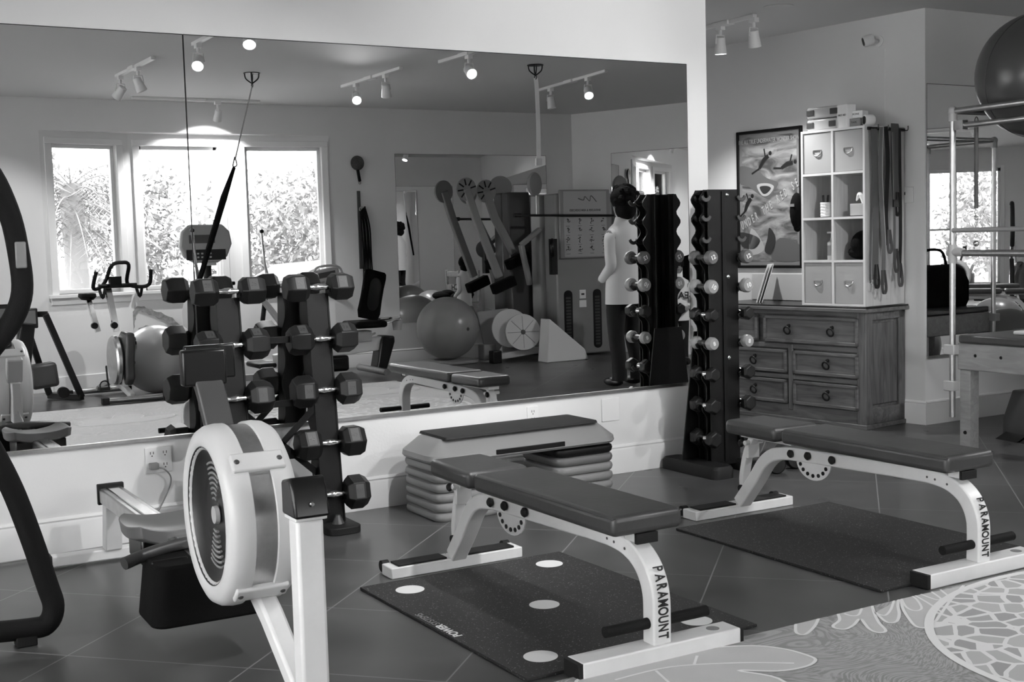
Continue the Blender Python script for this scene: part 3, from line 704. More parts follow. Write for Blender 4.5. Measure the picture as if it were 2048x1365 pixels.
# legs
b = MB(); b.bar([(.055, -.43, 0.03), (.055, -.43, .62)], .078, .07, raw=True); b.build('front_leg', white_m, rw, bev=.01)
MB().box(.01, .10, -.475, -.385, .618, .628).build('leg_rim', white_m, rw, bev=.003)
b = MB(); b.prism([(-.49, .628), (-.38, .628), (-.38, .72), (-.45, .735), (-.47, .70)], 'x', .005, .105); b.build('leg_cap', blackg_m, rw, bev=.008)
MB().lathe([(.007, 0), (.005, .004)], (.055, -.485, .665), (0, -1, 0), 10).build('cap_screw', steel_m, rw)
MB().bar([(.03, -.02, .36), (.035, -.16, .28), (.07, -.40, .03)], .06, .06, raw=True).build('front_leg', white_m, rw, bev=.01)
MB().box(-.25, .3, -.47, -.40, 0, .05).build('front_foot', white_m, rw, bev=.01)
# rail, seat, rear foot
b = MB(); b.bar([(0, .12, .325), (0, 1.93, .295)], .10, .065, raw=True); b.build('rail', steel_m, rw, bev=.008)
MB().box(-.025, .025, .3, 1.9, .325, .336, Matrix.Translation((0, 0, .030)) @ Matrix.Rotation(-.017, 4, 'X')).build('rail_track', chrome_m, rw, bev=.004)
MB().box(-.056, .056, 1.92, 1.945, .255, .345).build('rail_end_cap', rubber_m, rw, bev=.004)
MB().prism([(1.86, .27), (1.94, .27), (2.0, .05), (1.92, .05)], 'x', -.035, .035).build('rear_leg', white_m, rw, bev=.005)
b = MB().box(-.27, .30, 1.93, 1.99, .008, .055); o = b.build('rear_foot', white_m, rw, bev=.006)
for s in (-.285, .315): MB().box(s-.03, s+.03, 1.925, 1.995, 0, .06).build('rubber_cap', rubber_m, o, bev=.005)
# moulded seat
ny, nx = 14, 18; b = MB(); grid = []
sc_y = .86
for j in range(ny+1):
    v = j/ny; row = []
    for i in range(nx+1):
        u = -1+2*i/nx; wv = .172*(1-.2*(2*v-1)**4) ; x = u*wv; y = sc_y-.14+.27*v
        z = .372+.030*abs(u)**2.2-.012*sin(pi*v)+.012*(v > .5)*(v-.5)*2*(1-u*u)
        row.append((x, y, z))
    grid.append(row)
G1 = [[b.b.verts.new(p) for p in r] for r in grid]; G2 = [[b.b.verts.new((p[0]*.96, p[1], p[2]-.045-.01*(1-abs(2*i/nx-1)))) for i, p in enumerate(r)] for r in grid]
for j in range(ny):
    for i in range(nx):
        b._f([G1[j][i], G1[j][i+1], G1[j+1][i+1], G1[j+1][i]]); b._f([G2[j][i], G2[j+1][i], G2[j+1][i+1], G2[j][i+1]])
for j in range(ny):
    b._f([G1[j][0], G1[j+1][0], G2[j+1][0], G2[j][0]]); b._f([G1[j][nx], G2[j][nx], G2[j+1][nx], G1[j+1][nx]])
for i in range(nx):
    b._f([G1[0][i], G2[0][i], G2[0][i+1], G1[0][i+1]]); b._f([G1[ny][i], G1[ny][i+1], G2[ny][i+1], G2[ny][i]])
seat = b.build('seat', mat('seat_plastic', .12, .35), rw, bev=.004, ang=50)
MB().box(-.13, .13, sc_y-.10, sc_y+.11, .25, .345).build('seat_carriage', blackg_m, rw, bev=.01)
# foot stretchers and handle
for s in (-1, 1):
    M = Matrix.Translation((s*.12, .50, .25)) @ Matrix.Rotation(-.75, 4, 'X')
    f = MB().box(-.058, .058, -.15, .16, -.008, .008, M).build('foot_stretcher', blackg_m, rw, bev=.004)
    MB().box(-.062, .062, -.03, .02, .009, .05, M).build('foot_strap', pitch_m, f, bev=.01)
b = MB(); b.rings([[V((x, y, .15+.0*z)) if z == 0 else V((x*.9, y*.9+.03, .35)) for x, y in [(p[0], p[1]+.44) for p in rrect(.40, .26, .05)]] for z in (0, 1)]); b.build('foot_cover', pitch_m, rw, bev=.01)
MB().tube([(-.25, .46, .345), (-.14, .50, .362), (0, .52, .372), (.14, .50, .362), (.25, .46, .345)], .021, 12).build('pull_handle', dgray_m, rw)
MB().cyl((0, .5, .37), (0, .25, .45), .004).build('chain', steel_m, rw)
# monitor on its arm
MB().bar([(-.02, .10, .80), (-.035, .14, .93), (-.05, .18, .99)], .085, .035).build('monitor_arm', dgray_m, rw, bev=.006)
mo = MB().box(-.115, .02, .13, .175, .935, 1.045).build('monitor', blackg_m, rw, bev=.008)
MB().box(-.095, .06, .175, .2, .95, 1.055).build('monitor_shell', blackg_m, mo, bev=.006)
MB().box(-.08, .035, .2, .202, .965, 1.03).build('monitor_screen', mat('lcd_gray', .2, .3), mo)
# ------------------------------------------------------------------ elliptical arm at the left edge
el = thing('elliptical_trainer', 'foam-sleeved black arm and looped base of an exercise machine at the left edge', 'exercise machine', (.42, 4.5, 0))
def E_(p): return (p[0]-1.05, p[1]-5.0, p[2])
arm = MB().tube([E_(p) for p in ((1.02, 5.0, 1.72), (1.13, 5.0, 1.73), (1.24, 5.0, 1.64), (1.30, 5.0, 1.50), (1.325, 5.0, 1.36), (1.33, 5.0, 1.22), (1.29, 5.0, 1.12), (1.22, 5.0, 1.03))], .036, 16).build('swing_arm_grip', foam_m, el)
MB().box(-.018, .018, -.040, -.030, -.045, .045, Matrix.Translation(E_((1.327, 4.998, 1.345)))).build('grip_sensor', grayp_m, arm, bev=.008)
MB().tube([E_(p) for p in ((1.26, 5.0, 1.07), (1.19, 5.0, .98), (1.12, 5.0, .90), (1.05, 5.0, .78), (1.0, 5.0, .5))], .026, 14).build('swing_arm', steel_m, el)
MB().tube([E_(p) for p in ((1.15, 5.0, .80), (1.20, 5.0, .70), (1.26, 5.0, .55), (1.31, 5.0, .38), (1.355, 5.0, .2), (1.372, 5.0, .12), (1.35, 5.0, .065), (1.29, 5.0, .055), (1.05, 5.0, .075))], .037, 16).build('base_loop', foam_m, el)
MB().box(-.035, .035, -.03, .03, 0, .045, Matrix.Translation(E_((1.275, 5.0, 0)))).build('rubber_foot', rubber_m, el, bev=.005)
MB().tube([(0, 0, .075), (-.3, .05, .08), (-.6, .1, .08)], .037, 12).build('base_loop', foam_m, el)
b = MB(); b.rings([[V((x-.45, y+.15, z)) for x, y in rrect(.6-i, .3-i, .1)] for i, z in ((.1, .05), (0, .12), (0, .5), (.08, .68), (.2, .74))]); b.build('drive_housing', dgray_m, el)
MB().tube([(-.03, 0, 1.72), (-.2, .02, 1.6), (-.32, .05, 1.3), (-.38, .1, .7)], .03, 12).build('console_mast', steel_m, el)
# ------------------------------------------------------------------ outlets, cord, plates
def plate(name, label, cat, x, z, w, h, kind, y=YM, nrm=None):
    t = thing(name, label, cat, (x, y, z))
    MB().box(-w/2, w/2, -.006, 0, -h/2, h/2).build('cover_plate', trim_m, t, bev=.002)
    q = MB()
    spots = {'quad': [(-.03, .028), (.03, .028), (.03, -.028), (-.03, -.028)], 'duplex': [(0, .02), (0, -.02)], 'blank': []}[kind]
    for u, v in spots:
        for s in (-1, 1): q.box(u+s*.007-.0015, u+s*.007+.0015, -.0068, -.005, v, v+.012)
        q.cyl((u, -.0068, v-.008), (u, -.005, v-.008), .003)
    if spots: q.build('socket_slots', ink_m, t)
    return t
plate('power_outlet', 'white four-socket wall outlet under the left mirror with a cord plugged in', 'outlet', 1.457, .375, .124, .12, 'quad')
plate('power_outlet', 'small white duplex wall outlet above the aerobic step', 'outlet', 3.498, .385, .07, .105, 'duplex')
plate('wall_plate', 'blank white square cover plate right of the small outlet', 'wall plate', 4.015, .372, .12, .13, 'blank')
t = thing('extension_cord', 'thin pale power cord hanging from the four-socket outlet to the floor', 'cord', (1.43, YM-.02, 0))
MB().tube([(0, -.01, .345), (.04, -.02, .335), (.07, -.02, .29), (.05, -.015, .22), (-.02, -.015, .10), (-.08, -.02, .02), (-.3, -.03, .012), (-.8, -.06, .01), (-1.2, -.06, .01)], .004, 6).build('cable', grayp_m, t)
MB().box(-.02, .02, -.02, .025, .335, .365).build('plug', grayp_m, t, bev=.004)
EXR = V((cos(RAD(PAZ)), -sin(RAD(PAZ)))); EYR = V((sin(RAD(PAZ)), cos(RAD(PAZ))))
def PT(x, y, z=0.):                       # recess frame: x = 7.79 is the poster wall, y runs into the recess
    p = V((6.7255, 6.088)) + EXR*(x-7.79) + EYR*(y-6.585); return V((p.x, p.y, z))
def rthing(name, label, cat, loc, az=0., group=None, rot=None): return thing(name, label, cat, PT(*loc), az+PAZ, group, rot)
# ------------------------------------------------------------------ dresser
DX0, DX1, DY0, DY1, DH = 7.334, 7.775, 6.585, 8.0, .825
dr = rthing('wooden_dresser', 'dark knotty wood dresser with ring pulls, standing in the corner under the white cube shelf', 'dresser', (7.55, 7.1, 0))
def Ld(x0, x1, y0, y1, z0, z1): return (x0-7.55, x1-7.55, y0-7.1, y1-7.1, z0, z1)
MB().box(*Ld(DX0+.02, DX1, DY0+.02, DY1, .04, DH-.03)).build('carcass', pine_m, dr)
for a_ in ((DX0-.005, DX0+.07, DY0-.005, DY0+.07, 0, DH-.03), (DX1-.07, DX1, DY0, DY0+.02, 0, DH-.03), (DX0-.005, DX0+.03, 7.21, 7.25, .08, .55), (DX0-.005, DX0+.03, 7.88, 8.0, 0, DH-.03)): MB().box(*Ld(*a_)).build('corner_post', pinev_m, dr, bev=.004)
b = MB()
for z0, z1 in ((.0, .12), (.30, .335), (.52, .555), (.765, DH-.03)): b.box(*Ld(DX0, DX0+.03, DY0+.06, DY1, z0, z1))
b.box(*Ld(DX0+.05, DX1, DY0, DY0+.025, .03, .14)).box(*Ld(DX0+.05, DX1, DY0, DY0+.025, .74, DH-.03)).box(*Ld(DX0-.01, DX1, DY0-.012, DY1, .0, .03))
b.build('rail_trim', pine_m, dr, bev=.004)
MB().box(*Ld(DX0+.08, DX1-.08, DY0+.008, DY0+.018, .16, .72)).build('side_panel', pinev_m, dr, bev=.006)
MB().box(*Ld(DX0-.035, DX1+.01, DY0-.03, DY1, DH-.03, DH-.002)).build('dresser_top', pine_m, dr, bev=.006)
MB().box(*Ld(DX0-.03, DX1+.005, DY0-.025, DY1, DH-.002, DH+.008)).build('top_cover', blackg_m, dr, bev=.002)
ring_m = mat('dark_iron', .02, .45, .6)
def drawer(y0, y1, z0, z1, rings_):
    b = MB(); fr = .022
    for a in ((y0, y1, z0, z0+fr), (y0, y1, z1-fr, z1), (y0, y0+fr, z0, z1), (y1-fr, y1, z0, z1)): b.box(*Ld(DX0-.018, DX0+.01, *a))
    b.box(*Ld(DX0-.004, DX0+.01, y0, y1, z0, z1)); d = b.build('drawer', pine_m, dr, bev=.003)
    for y in rings_:
        zc = (z0+z1)/2+.005
        MB().torus((DX0-.028-7.55, y-7.1, zc-.012), .027, .0065, (1, 0, .25), 20, 8).lathe([(.014, 0), (.012, .012), (.004, .016)], (DX0-.004-7.55, y-7.1, zc+.02), (-1, 0, 0), 12).build('ring_pull', ring_m, d)
drawer(6.64, 7.47, .565, .755, (6.86, 7.24)); drawer(7.53, 7.95, .565, .755, (7.74,))
for z0, z1 in ((.345, .51), (.125, .295)):
    drawer(6.64, 7.20, z0, z1, (6.90,)); drawer(7.26, 7.86, z0, z1, (7.56,))
# ------------------------------------------------------------------ cube shelf
CX0, CX1, CY0, CY1, CZ0, CZ1 = 7.334, 7.775, 6.587, 7.122, .836, 2.047
cs = rthing('cube_shelf', 'pale laminate cube shelf with eight cubbies standing on the dresser', 'shelf', (7.55, 6.88, CZ0))
def Lc(x0, x1, y0, y1, z0, z1): return (x0-7.55, x1-7.55, y0-6.88, y1-6.88, z0-CZ0, z1-CZ0)
b = MB(); T = .016; ym = (CY0+CY1)/2; zs = [CZ0+.02, 1.135, 1.43, 1.735, CZ1-T]
for y in (CY0, ym-T/2, CY1-T): b.box(*Lc(CX0, CX1, y, y+T, CZ0, CZ1))
for z in [CZ0] + [1.135, 1.43, 1.735] + [CZ1-T]: b.box(*Lc(CX0+.001, CX1, CY0+.001, CY1-.001, z, z+T))
b.box(*Lc(CX1-.008, CX1, CY0, CY1, CZ0, CZ1)); b.build('shelf_carcass', lam_m, cs, bev=.001)
b = MB()
for y in (CY0, ym-T/2, CY1-T): b.box(*Lc(CX0-.0015, CX0, y, y+T, CZ0, CZ1))
for z in [CZ0] + [1.135, 1.43, 1.735] + [CZ1-T]: b.box(*Lc(CX0-.001, CX0, CY0, CY1, z, z+T))
b.build('edge_banding', white_m, cs)
binm = mat('white_fabric_bin', .40, .8, bump=.2, scale=200)
for (y0, z0, z1, c) in ((ym+T/2, CZ0+T, 1.135, 'lower left'), (CY0+T, CZ0+T, 1.135, 'lower right'), (ym+T/2, 1.735+T, CZ1-T, 'upper left'), (CY0+T, 1.735+T, CZ1-T, 'upper right')):
    w = (CY1-CY0)/2-1.5*T; t = rthing('storage_bin', 'white drawer bin with a D-shaped handle in the %s cubby of the cube shelf' % c, 'storage bin', (7.36, y0+w/2, z0+.001), group=None)
    MB().box(-.02, .38, -w/2+.003, w/2-.003, 0, z1-z0-.004).build('bin_body', binm, t, bev=.004)
    zc = (z1-z0)*.5
    MB().box(-.024, -.019, -.035, .035, zc+.01, zc+.02).tube([(-.022, .034, zc+.012), (-.026, .025, zc-.012), (-.028, 0, zc-.022), (-.026, -.025, zc-.012), (-.022, -.034, zc+.012)], .0045, 6).build('handle', steel_m, t)
# shelf contents
t = rthing('pencil_cup', 'ribbed pale cup holding black pens in the second row of the cube shelf, left', 'cup', (7.42, 6.98, 1.4515))
b = MB(); b.lathe([(.035, 0), (.036, .1), (.033, .1), (.032, .005)], n=24)
for k in range(5): b.torus((0, 0, .012+.02*k), .0365, .002, n=24, k=6)
b.build('cup_body', paper_m, t)
for k in range(4): MB().cyl((.01*cos(k*1.6), .01*sin(k*1.6), .02), (.025*cos(k*1.6), .025*sin(k*1.6), .15), .005, n=8).build('pen', ink_m, t)
t = rthing('tissue_box', 'small pale tissue box in the second row of the cube shelf', 'box', (7.40, 6.67, 1.4515))
MB().box(-.045, .045, -.055, .055, 0, .08).build('carton', mat('pale_carton', .42, .7), t, bev=.003)
MB().tube([(0, -.03, .078), (.0, -.01, .13), (0, .01, .14), (0, .035, .10)], [.015, .02, .018, .004], 6).build('tissue', paper_m, t)
t = rthing('lotion_bottle', 'pale pump bottle in the third row of the cube shelf, left', 'bottle', (7.41, 6.92, 1.152))
MB().lathe([(.03, 0), (.031, .01), (.031, .12), (.012, .135), (.012, .15)], n=20).build('bottle_body', mat('pale_plastic', .5, .3), t)
MB().cyl((0, 0, .15), (0, 0, .185), .007).box(-.008, .008, -.01, .035, .183, .195).build('pump', paper_m, t)
MB().box(-.0318, -.030, -.015, .015, .03, .10).build('printed_label', grayp_m, t)
t = rthing('folded_jacket', 'crumpled black cloth bundle in the third row of the cube shelf, right', 'clothing', (7.50, 6.70, 1.152))
b = MB().sph((-.02, .0, .10), .10, 20, (1.2, .75, 1.0)).sph((-.03, .02, .05), .07, 16, (1.4, 1.2, .7)).sph((.02, -.02, .17), .06, 16)
b.build('cloth', pitch_m, t)
# boxes and cameras on top
for i, z in enumerate((CZ1+.001, CZ1+.085)):
    t = rthing('storage_case', '%s of two translucent latched plastic cases on the cube shelf' % ('lower', 'upper')[i], 'box', (7.47, 6.985, z), -4*i)
    MB().box(-.09, .09, -.13, .12, 0, .078).build('case_body', mat('translucent_gray_plastic', .42, .25), t, bev=.01)
    q = MB()
    for y in (-.10, .09): q.box(-.097, -.09, y-.03, y+.03, .02, .06)
    q.build('latch', dgray_m, t, bev=.004)
for i, (y, z, w, h, az, m_) in enumerate(((6.80, CZ1, .10, .16, 10, paper_m), (6.735, CZ1+.0, .09, .06, -15, grayp_m), (6.745, CZ1+.062, .13, .05, -8, paper_m))):
    t = rthing('carton', ('tall white carton beside the plastic cases on the cube shelf', 'small gray carton at the bottom beside the tall white carton on the cube shelf', 'printed white carton lying on the small gray carton on the cube shelf')[i], 'box', (7.42+.02*i, y, z), az)
    MB().box(-.04, .04, -w/2, w/2, .001, h).build('carton_body', m_, t, bev=.003)
    text(('FIRST AID', 'TAPE', 'MEDICINE')[i], .018, ink_m, t, frame((-.0405, 0, h*.55), (0, -1, 0), (0, 0, 1)))
def cam_(name, label, loc, az, tiltd=0):
    t = rthing(name, label, 'camera', loc, az)
    M = Matrix.Rotation(RAD(tiltd), 4, 'X')
    b = MB(); b.rings([[M @ V((x*s, yy, z*s*1.25)) for x, z in rrect(.06, .06, .028)] for yy, s in ((-.045, .9), (-.04, 1), (.02, 1), (.03, .8))]); b.build('camera_body', trim_m, t, bev=.002)
    MB().rings([[M @ V((x, yy, z)) for x, z in rrect(.038, .055, .018)] for yy in (-.047, -.044)]).build('lens_plate', blackg_m, t)
    return t
cam_('security_camera', 'small white camera standing on the right end of the cube shelf', (7.45, 6.63, CZ1+.041), 110)
t = cam_('security_camera', 'white security camera on a round wall mount high above the shelf', (7.68, 6.80, 2.66), 125, 15)
MB().cyl((.0, .02, 0), (-.05, .075, -.0), .012).build('mount_arm', trim_m, t)
q = (Matrix.Translation(PT(7.68, 6.80, 2.66)) @ Matrix.Rotation(-RAD(125+PAZ), 4, 'Z')).inverted()
c0 = q @ PT(7.79, 6.80, 2.66); c1 = q @ PT(7.69, 6.80, 2.66)
MB().lathe([(.04, 0), (.038, .01), (.01, .014)], c0, c1-c0, 20).build('mount_plate', trim_m, t)
t = rthing('camera_cable', 'thin white cable running down the wall from the high security camera', 'cable', (7.785, 6.75, 2.1)); MB().tube([(0, 0, .5), (.0, .002, 0), (0, 0, -.25)], .003, 6).build('cable', trim_m, t)
t = rthing('thermostat', 'small pale thermostat panel on the wall right of the hanging straps', 'thermostat', (7.785, 6.56, 1.585))
MB().box(-.012, 0, -.04, .05, -.055, .055).build('case', trim_m, t, bev=.004); MB().box(-.014, -.011, .02, .04, .0, .02).build('display', ink_m, t)
# ------------------------------------------------------------------ poster (generic undersea scene)
pf = rthing('framed_poster', 'black framed undersea adventure poster on the wall beside the cube shelf', 'poster', (7.79, 7.795, 1.61))
PW, PH = .64, 1.06
b = MB(); w = .022
for a in ((-PW/2, PW/2, -PH/2, -PH/2+w), (-PW/2, PW/2, PH/2-w, PH/2), (-PW/2, -PW/2+w, -PH/2, PH/2), (PW/2-w, PW/2, -PH/2, PH/2)): b.box(-.025, 0, *a)
b.build('frame', black_m, pf, bev=.003)
pm = bpy.data.materials.new('printed_sea'); pm.use_nodes = True; n, l = nm(pm); bs = n['Principled BSDF']; bs.inputs['Roughness'].default_value = .35
tc = n.new('ShaderNodeTexCoord'); mp = n.new('ShaderNodeMapping'); mp.inputs['Rotation'].default_value = (.6, 0, 0); mp.inputs['Scale'].default_value = (1, 3, 9); l.new(tc.outputs['Object'], mp.inputs[0])
tx = n.new('ShaderNodeTexNoise'); tx.inputs['Scale'].default_value = 1.4; tx.inputs['Detail'].default_value = 6; tx.inputs['Distortion'].default_value = 1.2; l.new(mp.outputs[0], tx.inputs['Vector'])
cr = n.new('ShaderNodeValToRGB'); e = cr.color_ramp.elements; e[0].position = .35; e[0].color = (.07,)*3+(1,); e[1].position = .66; e[1].color = (.36,)*3+(1,); l.new(tx.outputs[0], cr.inputs[0]); l.new(cr.outputs[0], bs.inputs['Base Color'])
MB().box(-.012, -.004, -PW/2+w, PW/2-w, -PH/2+w, PH/2-w).build('print_border', mat('print_gray', .22, .4), pf)
MB().box(-.0135, -.0118, -PW/2+.05, PW/2-.05, -PH/2+.05, PH/2-.05).build('print', pm, pf)
def pshape(name, poly, m_, dx=-.0145):
    q = MB(); q.prism([(-u, v) for u, v in poly], 'x', dx, dx+.0012); return q.build(name, m_, pf)
ltp = mat('print_light', .42, .4); dkp = mat('print_dark', .035, .4); mdp = mat('print_mid', .12, .4)
def sm(p): return [tuple(q) for q in smoothc(p, True, 4)]
pshape('painted_fish', sm([(-.30, .26), (-.16, .24), (-.02, .16), (.09, .12), (.05, .06), (.0, .0), (-.1, .04), (-.2, .1), (-.3, .14)]), mdp)
pshape('painted_fish_mouth', sm([(-.12, .11), (-.02, .12), (.05, .09), (0, .03), (-.07, .03)]), ltp, -.0158)
pshape('painted_fish_mouth', sm([(-.09, .095), (-.02, .10), (.02, .08), (-.02, .045), (-.06, .045)]), dkp, -.017)
for (x, y, s, a) in ((-.03, .30, 1, .8), (.2, .25, .9, .3), (-.2, -.02, .9, 1.0)):
    b = MB(); P3 = lambda u, v: (-.0152, -(x+s*(u*cos(a)-v*sin(a))), y+s*(u*sin(a)+v*cos(a)))
    b.tube([P3(-.09, 0), P3(-.02, .01), P3(.04, 0)], [.012, .02, .016], 8).tube([P3(-.09, 0), P3(-.17, .03)], .008, 6).tube([P3(0, 0), P3(.05, .07)], .007, 6).sph(P3(.065, 0), .017, 10)
    for v_ in b.b.verts: v_.co.x = -.0145-(abs(v_.co.x+.0152) > .004)*.001
    b.build('painted_diver', dkp, pf)
for pts, mm_ in (([(-.3, -.25), (-.1, -.30), (-.15, -.38), (-.28, -.36)], dkp), ([(0, -.22), (.06, -.30), (.03, -.42), (-.05, -.40), (-.02, -.3)], dkp), ([(-.18, -.22), (-.05, -.38), (-.2, -.42)], ltp), ([(.1, -.3), (.3, -.36), (.3, -.47), (.02, -.46)], mdp)): pshape('painted_seabed', sm(pts), mm_)
text('THE ALL TRUE UNDERWATER WONDER SHOW!', .045, ltp, pf, frame((-.016, 0, PH/2-.085), (0, -1, 0), (0, 0, 1)), sx=.62, bold=.0006)
for i, ch in enumerate('UNDER THE RED SEA'):
    u = -.27+.036*i; v = -.20+.30*(i/16)**1.15+.03*i/16
    text(ch, .09, ltp, pf, frame((-.0165, -u*1.0, v), (0, -.87, .48), (0, .35, .93)), sx=.42, bold=.002)
# board leaning below the poster, white frame
t = rthing('white_board', 'white board leaning on the wall on top of the dresser below the poster', 'board', (7.76, 7.55, .836))
MB().box(-.0, .01, -.30, .42, .0, .20, Matrix.Rotation(.05, 4, 'Y')).build('panel', mat('board_white', .5, .5), t, bev=.003)
t = rthing('paper_stack', 'loose papers standing on the left end of the dresser top behind the tower', 'papers', (7.55, 7.72, .834))
for k in range(3): MB().box(-.10, .12, -.012-.01*k, -.008-.01*k, 0, .3, Matrix.Rotation(.5+.1*k, 4, 'Z') @ Matrix.Rotation(.3, 4, 'X')).build('sheet', paper_m, t)
# cap hanging on the shelf side, straps hanging at the right
t = rthing('baseball_cap', 'black cap hanging on the left side of the cube shelf in front of the poster', 'cap', (7.36, 7.185, 1.50))
MB().sph((0, 0, 0), .10, 20, (.5, .5, 1.3)).build('crown', pitch_m, t); MB().prism(sm([(-.02, -.12), (.04, -.14), (.05, -.02), (-.02, .02)]), 'y', -.02, -.01, Matrix.Rotation(.2, 4, 'X')).build('brim', pitch_m, t)
MB().box(-.053, -.048, -.018, .018, .03, .05).build('patch', grayp_m, t)
stm = [mat('strap_gray', .09, .8), mat('strap_dark', .02, .8), mat('strap_mid', .15, .8), mat('strap_edge', .4, .7)]
hk = rthing('coat_hook', 'dark hook rail at the top right of the cube shelf holding the straps', 'hook', (7.56, 6.575, 2.03)); MB().box(-.2, .2, -.004, .02, -.012, .008).build('hook_rail', blackg_m, hk)
q = MB()
for x in (-.17, -.06, .05, .16): q.tube([(x, -.004, 0), (x, -.05, -.01), (x, -.055, .02)], .004, 6)
q.build('hook', blackg_m, hk)
SG = 'straps and belts hanging beside the cube shelf'
straps = [('wide gray strap with a pale stitched edge hanging beside the cube shelf, nearest the cubbies', 7.37, -.02, [2.02, 1.6, 1.15, 1.02], .05, 0),
 ('dark gray looped strap second from the cubbies, reaching lowest', 7.43, -.035, [2.03, 1.7, 1.2, .98], .04, 2),
 ('black wide belt hanging third from the cubbies', 7.50, -.02, [2.04, 1.8, 1.45, 1.25], .06, 1),
 ('gray draped strap hanging over the hook, twisted at the top', 7.57, -.04, [2.06, 1.85, 1.65, 1.5], .06, 0),
 ('long narrow black strap with a loop at its end', 7.65, -.02, [2.03, 1.7, 1.3, 1.02], .03, 1),
 ('mid-gray narrow strap with a buckle in the middle of the bunch', 7.53, -.055, [2.0, 1.7, 1.4, 1.12], .03, 2)]
for i, (lab, x, dy, zs_, w, mi) in enumerate(straps):
    t = rthing('hanging_strap', lab, 'strap', (x, 6.56+dy, zs_[0]), group=None)
    rg = random.Random(i); pts = [(0, 0, 0)]+[(rg.uniform(-.02, .02), rg.uniform(-.012, .0), z-zs_[0]) for z in zs_[1:]]
    MB().bar(pts, w, .006, upv=(1, .25*(i % 3-1), 0)).build('webbing', stm[mi], t)
    lp = MB(); zz = zs_[-1]-zs_[0]; lp.bar([(pts[-1][0]-.01, -.012, zz+.1), (pts[-1][0]-.02, -.02, zz-.02), (pts[-1][0], -.02, zz-.06), (pts[-1][0]+.02, -.02, zz-.02), (pts[-1][0]+.01, -.012, zz+.1)], .02, .005, upv=(0, 1, 0)); lp.build('end_loop', stm[(mi+1) % 3], t)
    if i in (0, 1): MB().bar([(p[0]+w*.45, p[1]-.004, p[2]) for p in pts], .006, .003, upv=(1, 0, 0)).build('pale_edge', stm[3], t)
    if i == 5: MB().box(-.02, .02, -.02, -.008, -.50, -.45).build('buckle', blackg_m, t)
# ------------------------------------------------------------------ trapeze table
TB = (6.05, 5.12)
tt = thing('trapeze_table', 'pale wooden exercise table with a tall steel tube trapeze frame, at the right edge', 'trapeze table', (TB[0], TB[1], 0))
W_ = 2.4; LN = .67; HT = 2.04; r = .018
def up_post(x, y, z0=.2): return MB().cyl((x, y, z0), (x, y, HT), r, n=20)
for x in (0, W_):
    for y in (0, -LN): up_post(x, y, .21 if 1 else 0).build('upright_tube', steel_m, tt)
for x in (0, W_): MB().cyl((x, .02, HT), (x, -LN-.02, HT), r, n=20).build('top_tube', steel_m, tt)
for y in (0, -LN): MB().cyl((-.02, y, HT-.0), (W_+.02, y, HT-.0), r, n=20).build('cross_tube', steel_m, tt)
for y in (-.06,): MB().cyl((0, y, HT-.09), (0, -LN, HT-.09), r*.9, n=20).box(-.022, .022, -.09, -.03, HT-.115, HT-.06).build('sliding_tube', steel_m, tt)
for x in (0, W_):
    for y in (0, -LN): MB().sph((x, y, HT), .030, 16).cyl((x, y, HT-.06), (x, y, HT), .026).build('elbow_fitting', lgray_m, tt)
q = MB(); q.cyl((0, 0, 1.14), (0, 0, 1.25), .027).cyl((0, .03, 1.205), (0, -.08, 1.205), .025).cyl((-.02, 0, 1.24), (-.06, .0, 1.27), .007).build('joint_clamp', lgray_m, tt)
MB().cyl((0, 0, 1.2), (0, -LN, 1.195), r*1.1, n=20).build('push_through_bar', steel_m, tt)
MB().cyl((-.02, -.02, 1.335), (-.02, -LN, 1.335), .014, n=16).build('roll_down_bar', mat('pale_bar', .3, .4), tt)
for k, y in enumerate((-.17, -.52)):
    sp = MB(); 
    sp.cyl((-.0, y, 1.93), (-.0, y, 1.46), .012, n=12).tube([(0, y, 1.95), (0, y-.012, 1.97), (0, y, 1.99), (0, y+.012, 1.97), (0, y, 1.95)], .003, 6)
    sp.build('spring', dgray_m, tt)
    q = MB()
    for j in range(5): q.torus((0, y, 1.44-.035*j), .012, .003, (1, 0, 0) if j % 2 else (0, 1, 0), 12, 6)
    q.sph((0, y, 1.255), .018, 10).build('spring_chain', steel_m, tt)
for x in (0, W_):
    for z in (.62, .40): MB().box(x-.027, x+.027, -.03, .045, z-.03, z+.03).build('tube_clamp', lgray_m, tt, bev=.004)
leg_h = .50
MB().box(.02, W_-.02, -LN+.02, -.02, .50, .66).build('table_frame', maple_m, tt, bev=.006)
MB().box(.0, W_, -LN, -.04, .662, .71).build('pad', vinyl_m, tt, bev=.012, seg=3)
for x0 in (.03, W_-.11):
    for y0 in (-.105, -LN+.03): MB().box(x0, x0+.08, y0, y0+.075, 0, .50).build('leg', maple_m, tt, bev=.004)
q = MB()
for y in (-.15, -.33, -.52): q.lathe([(.010, 0), (.008, .004)], (.02, y, .59), (-1, 0, 0), 10)
q.lathe([(.012, 0), (.01, .006)], (.03, -.07, .12), (-1, 0, 0), 10).build('screw', black_m, tt)
t = thing('exercise_ball', 'large dark exercise ball resting on top of the trapeze frame', 'exercise ball', (6.40, 4.785, 2.225))
MB().sph((0, 0, 0), .362, 64).build('ball_skin', mat('gym_ball_dark', .07, .3, bump=.1, scale=30), t)
MB().torus((0, 0, 0), 0.3623, .002, (.3, 1, .2), 64, 4).build('seam', dgray_m, t)
t = thing('duffel_bag', 'black duffel bag on the trapeze table, seen in the tall right mirror', 'bag', (8.12, 4.82, .712))
b = MB(); b.rings([[V((x, y, z)) for x, y in rrect(.58-i, .28-i, .09)] for i, z in ((.03, 0), (0, .05), (0, .2), (.06, .3), (.16, .34))]); b.build('bag_body', pitch_m, t)
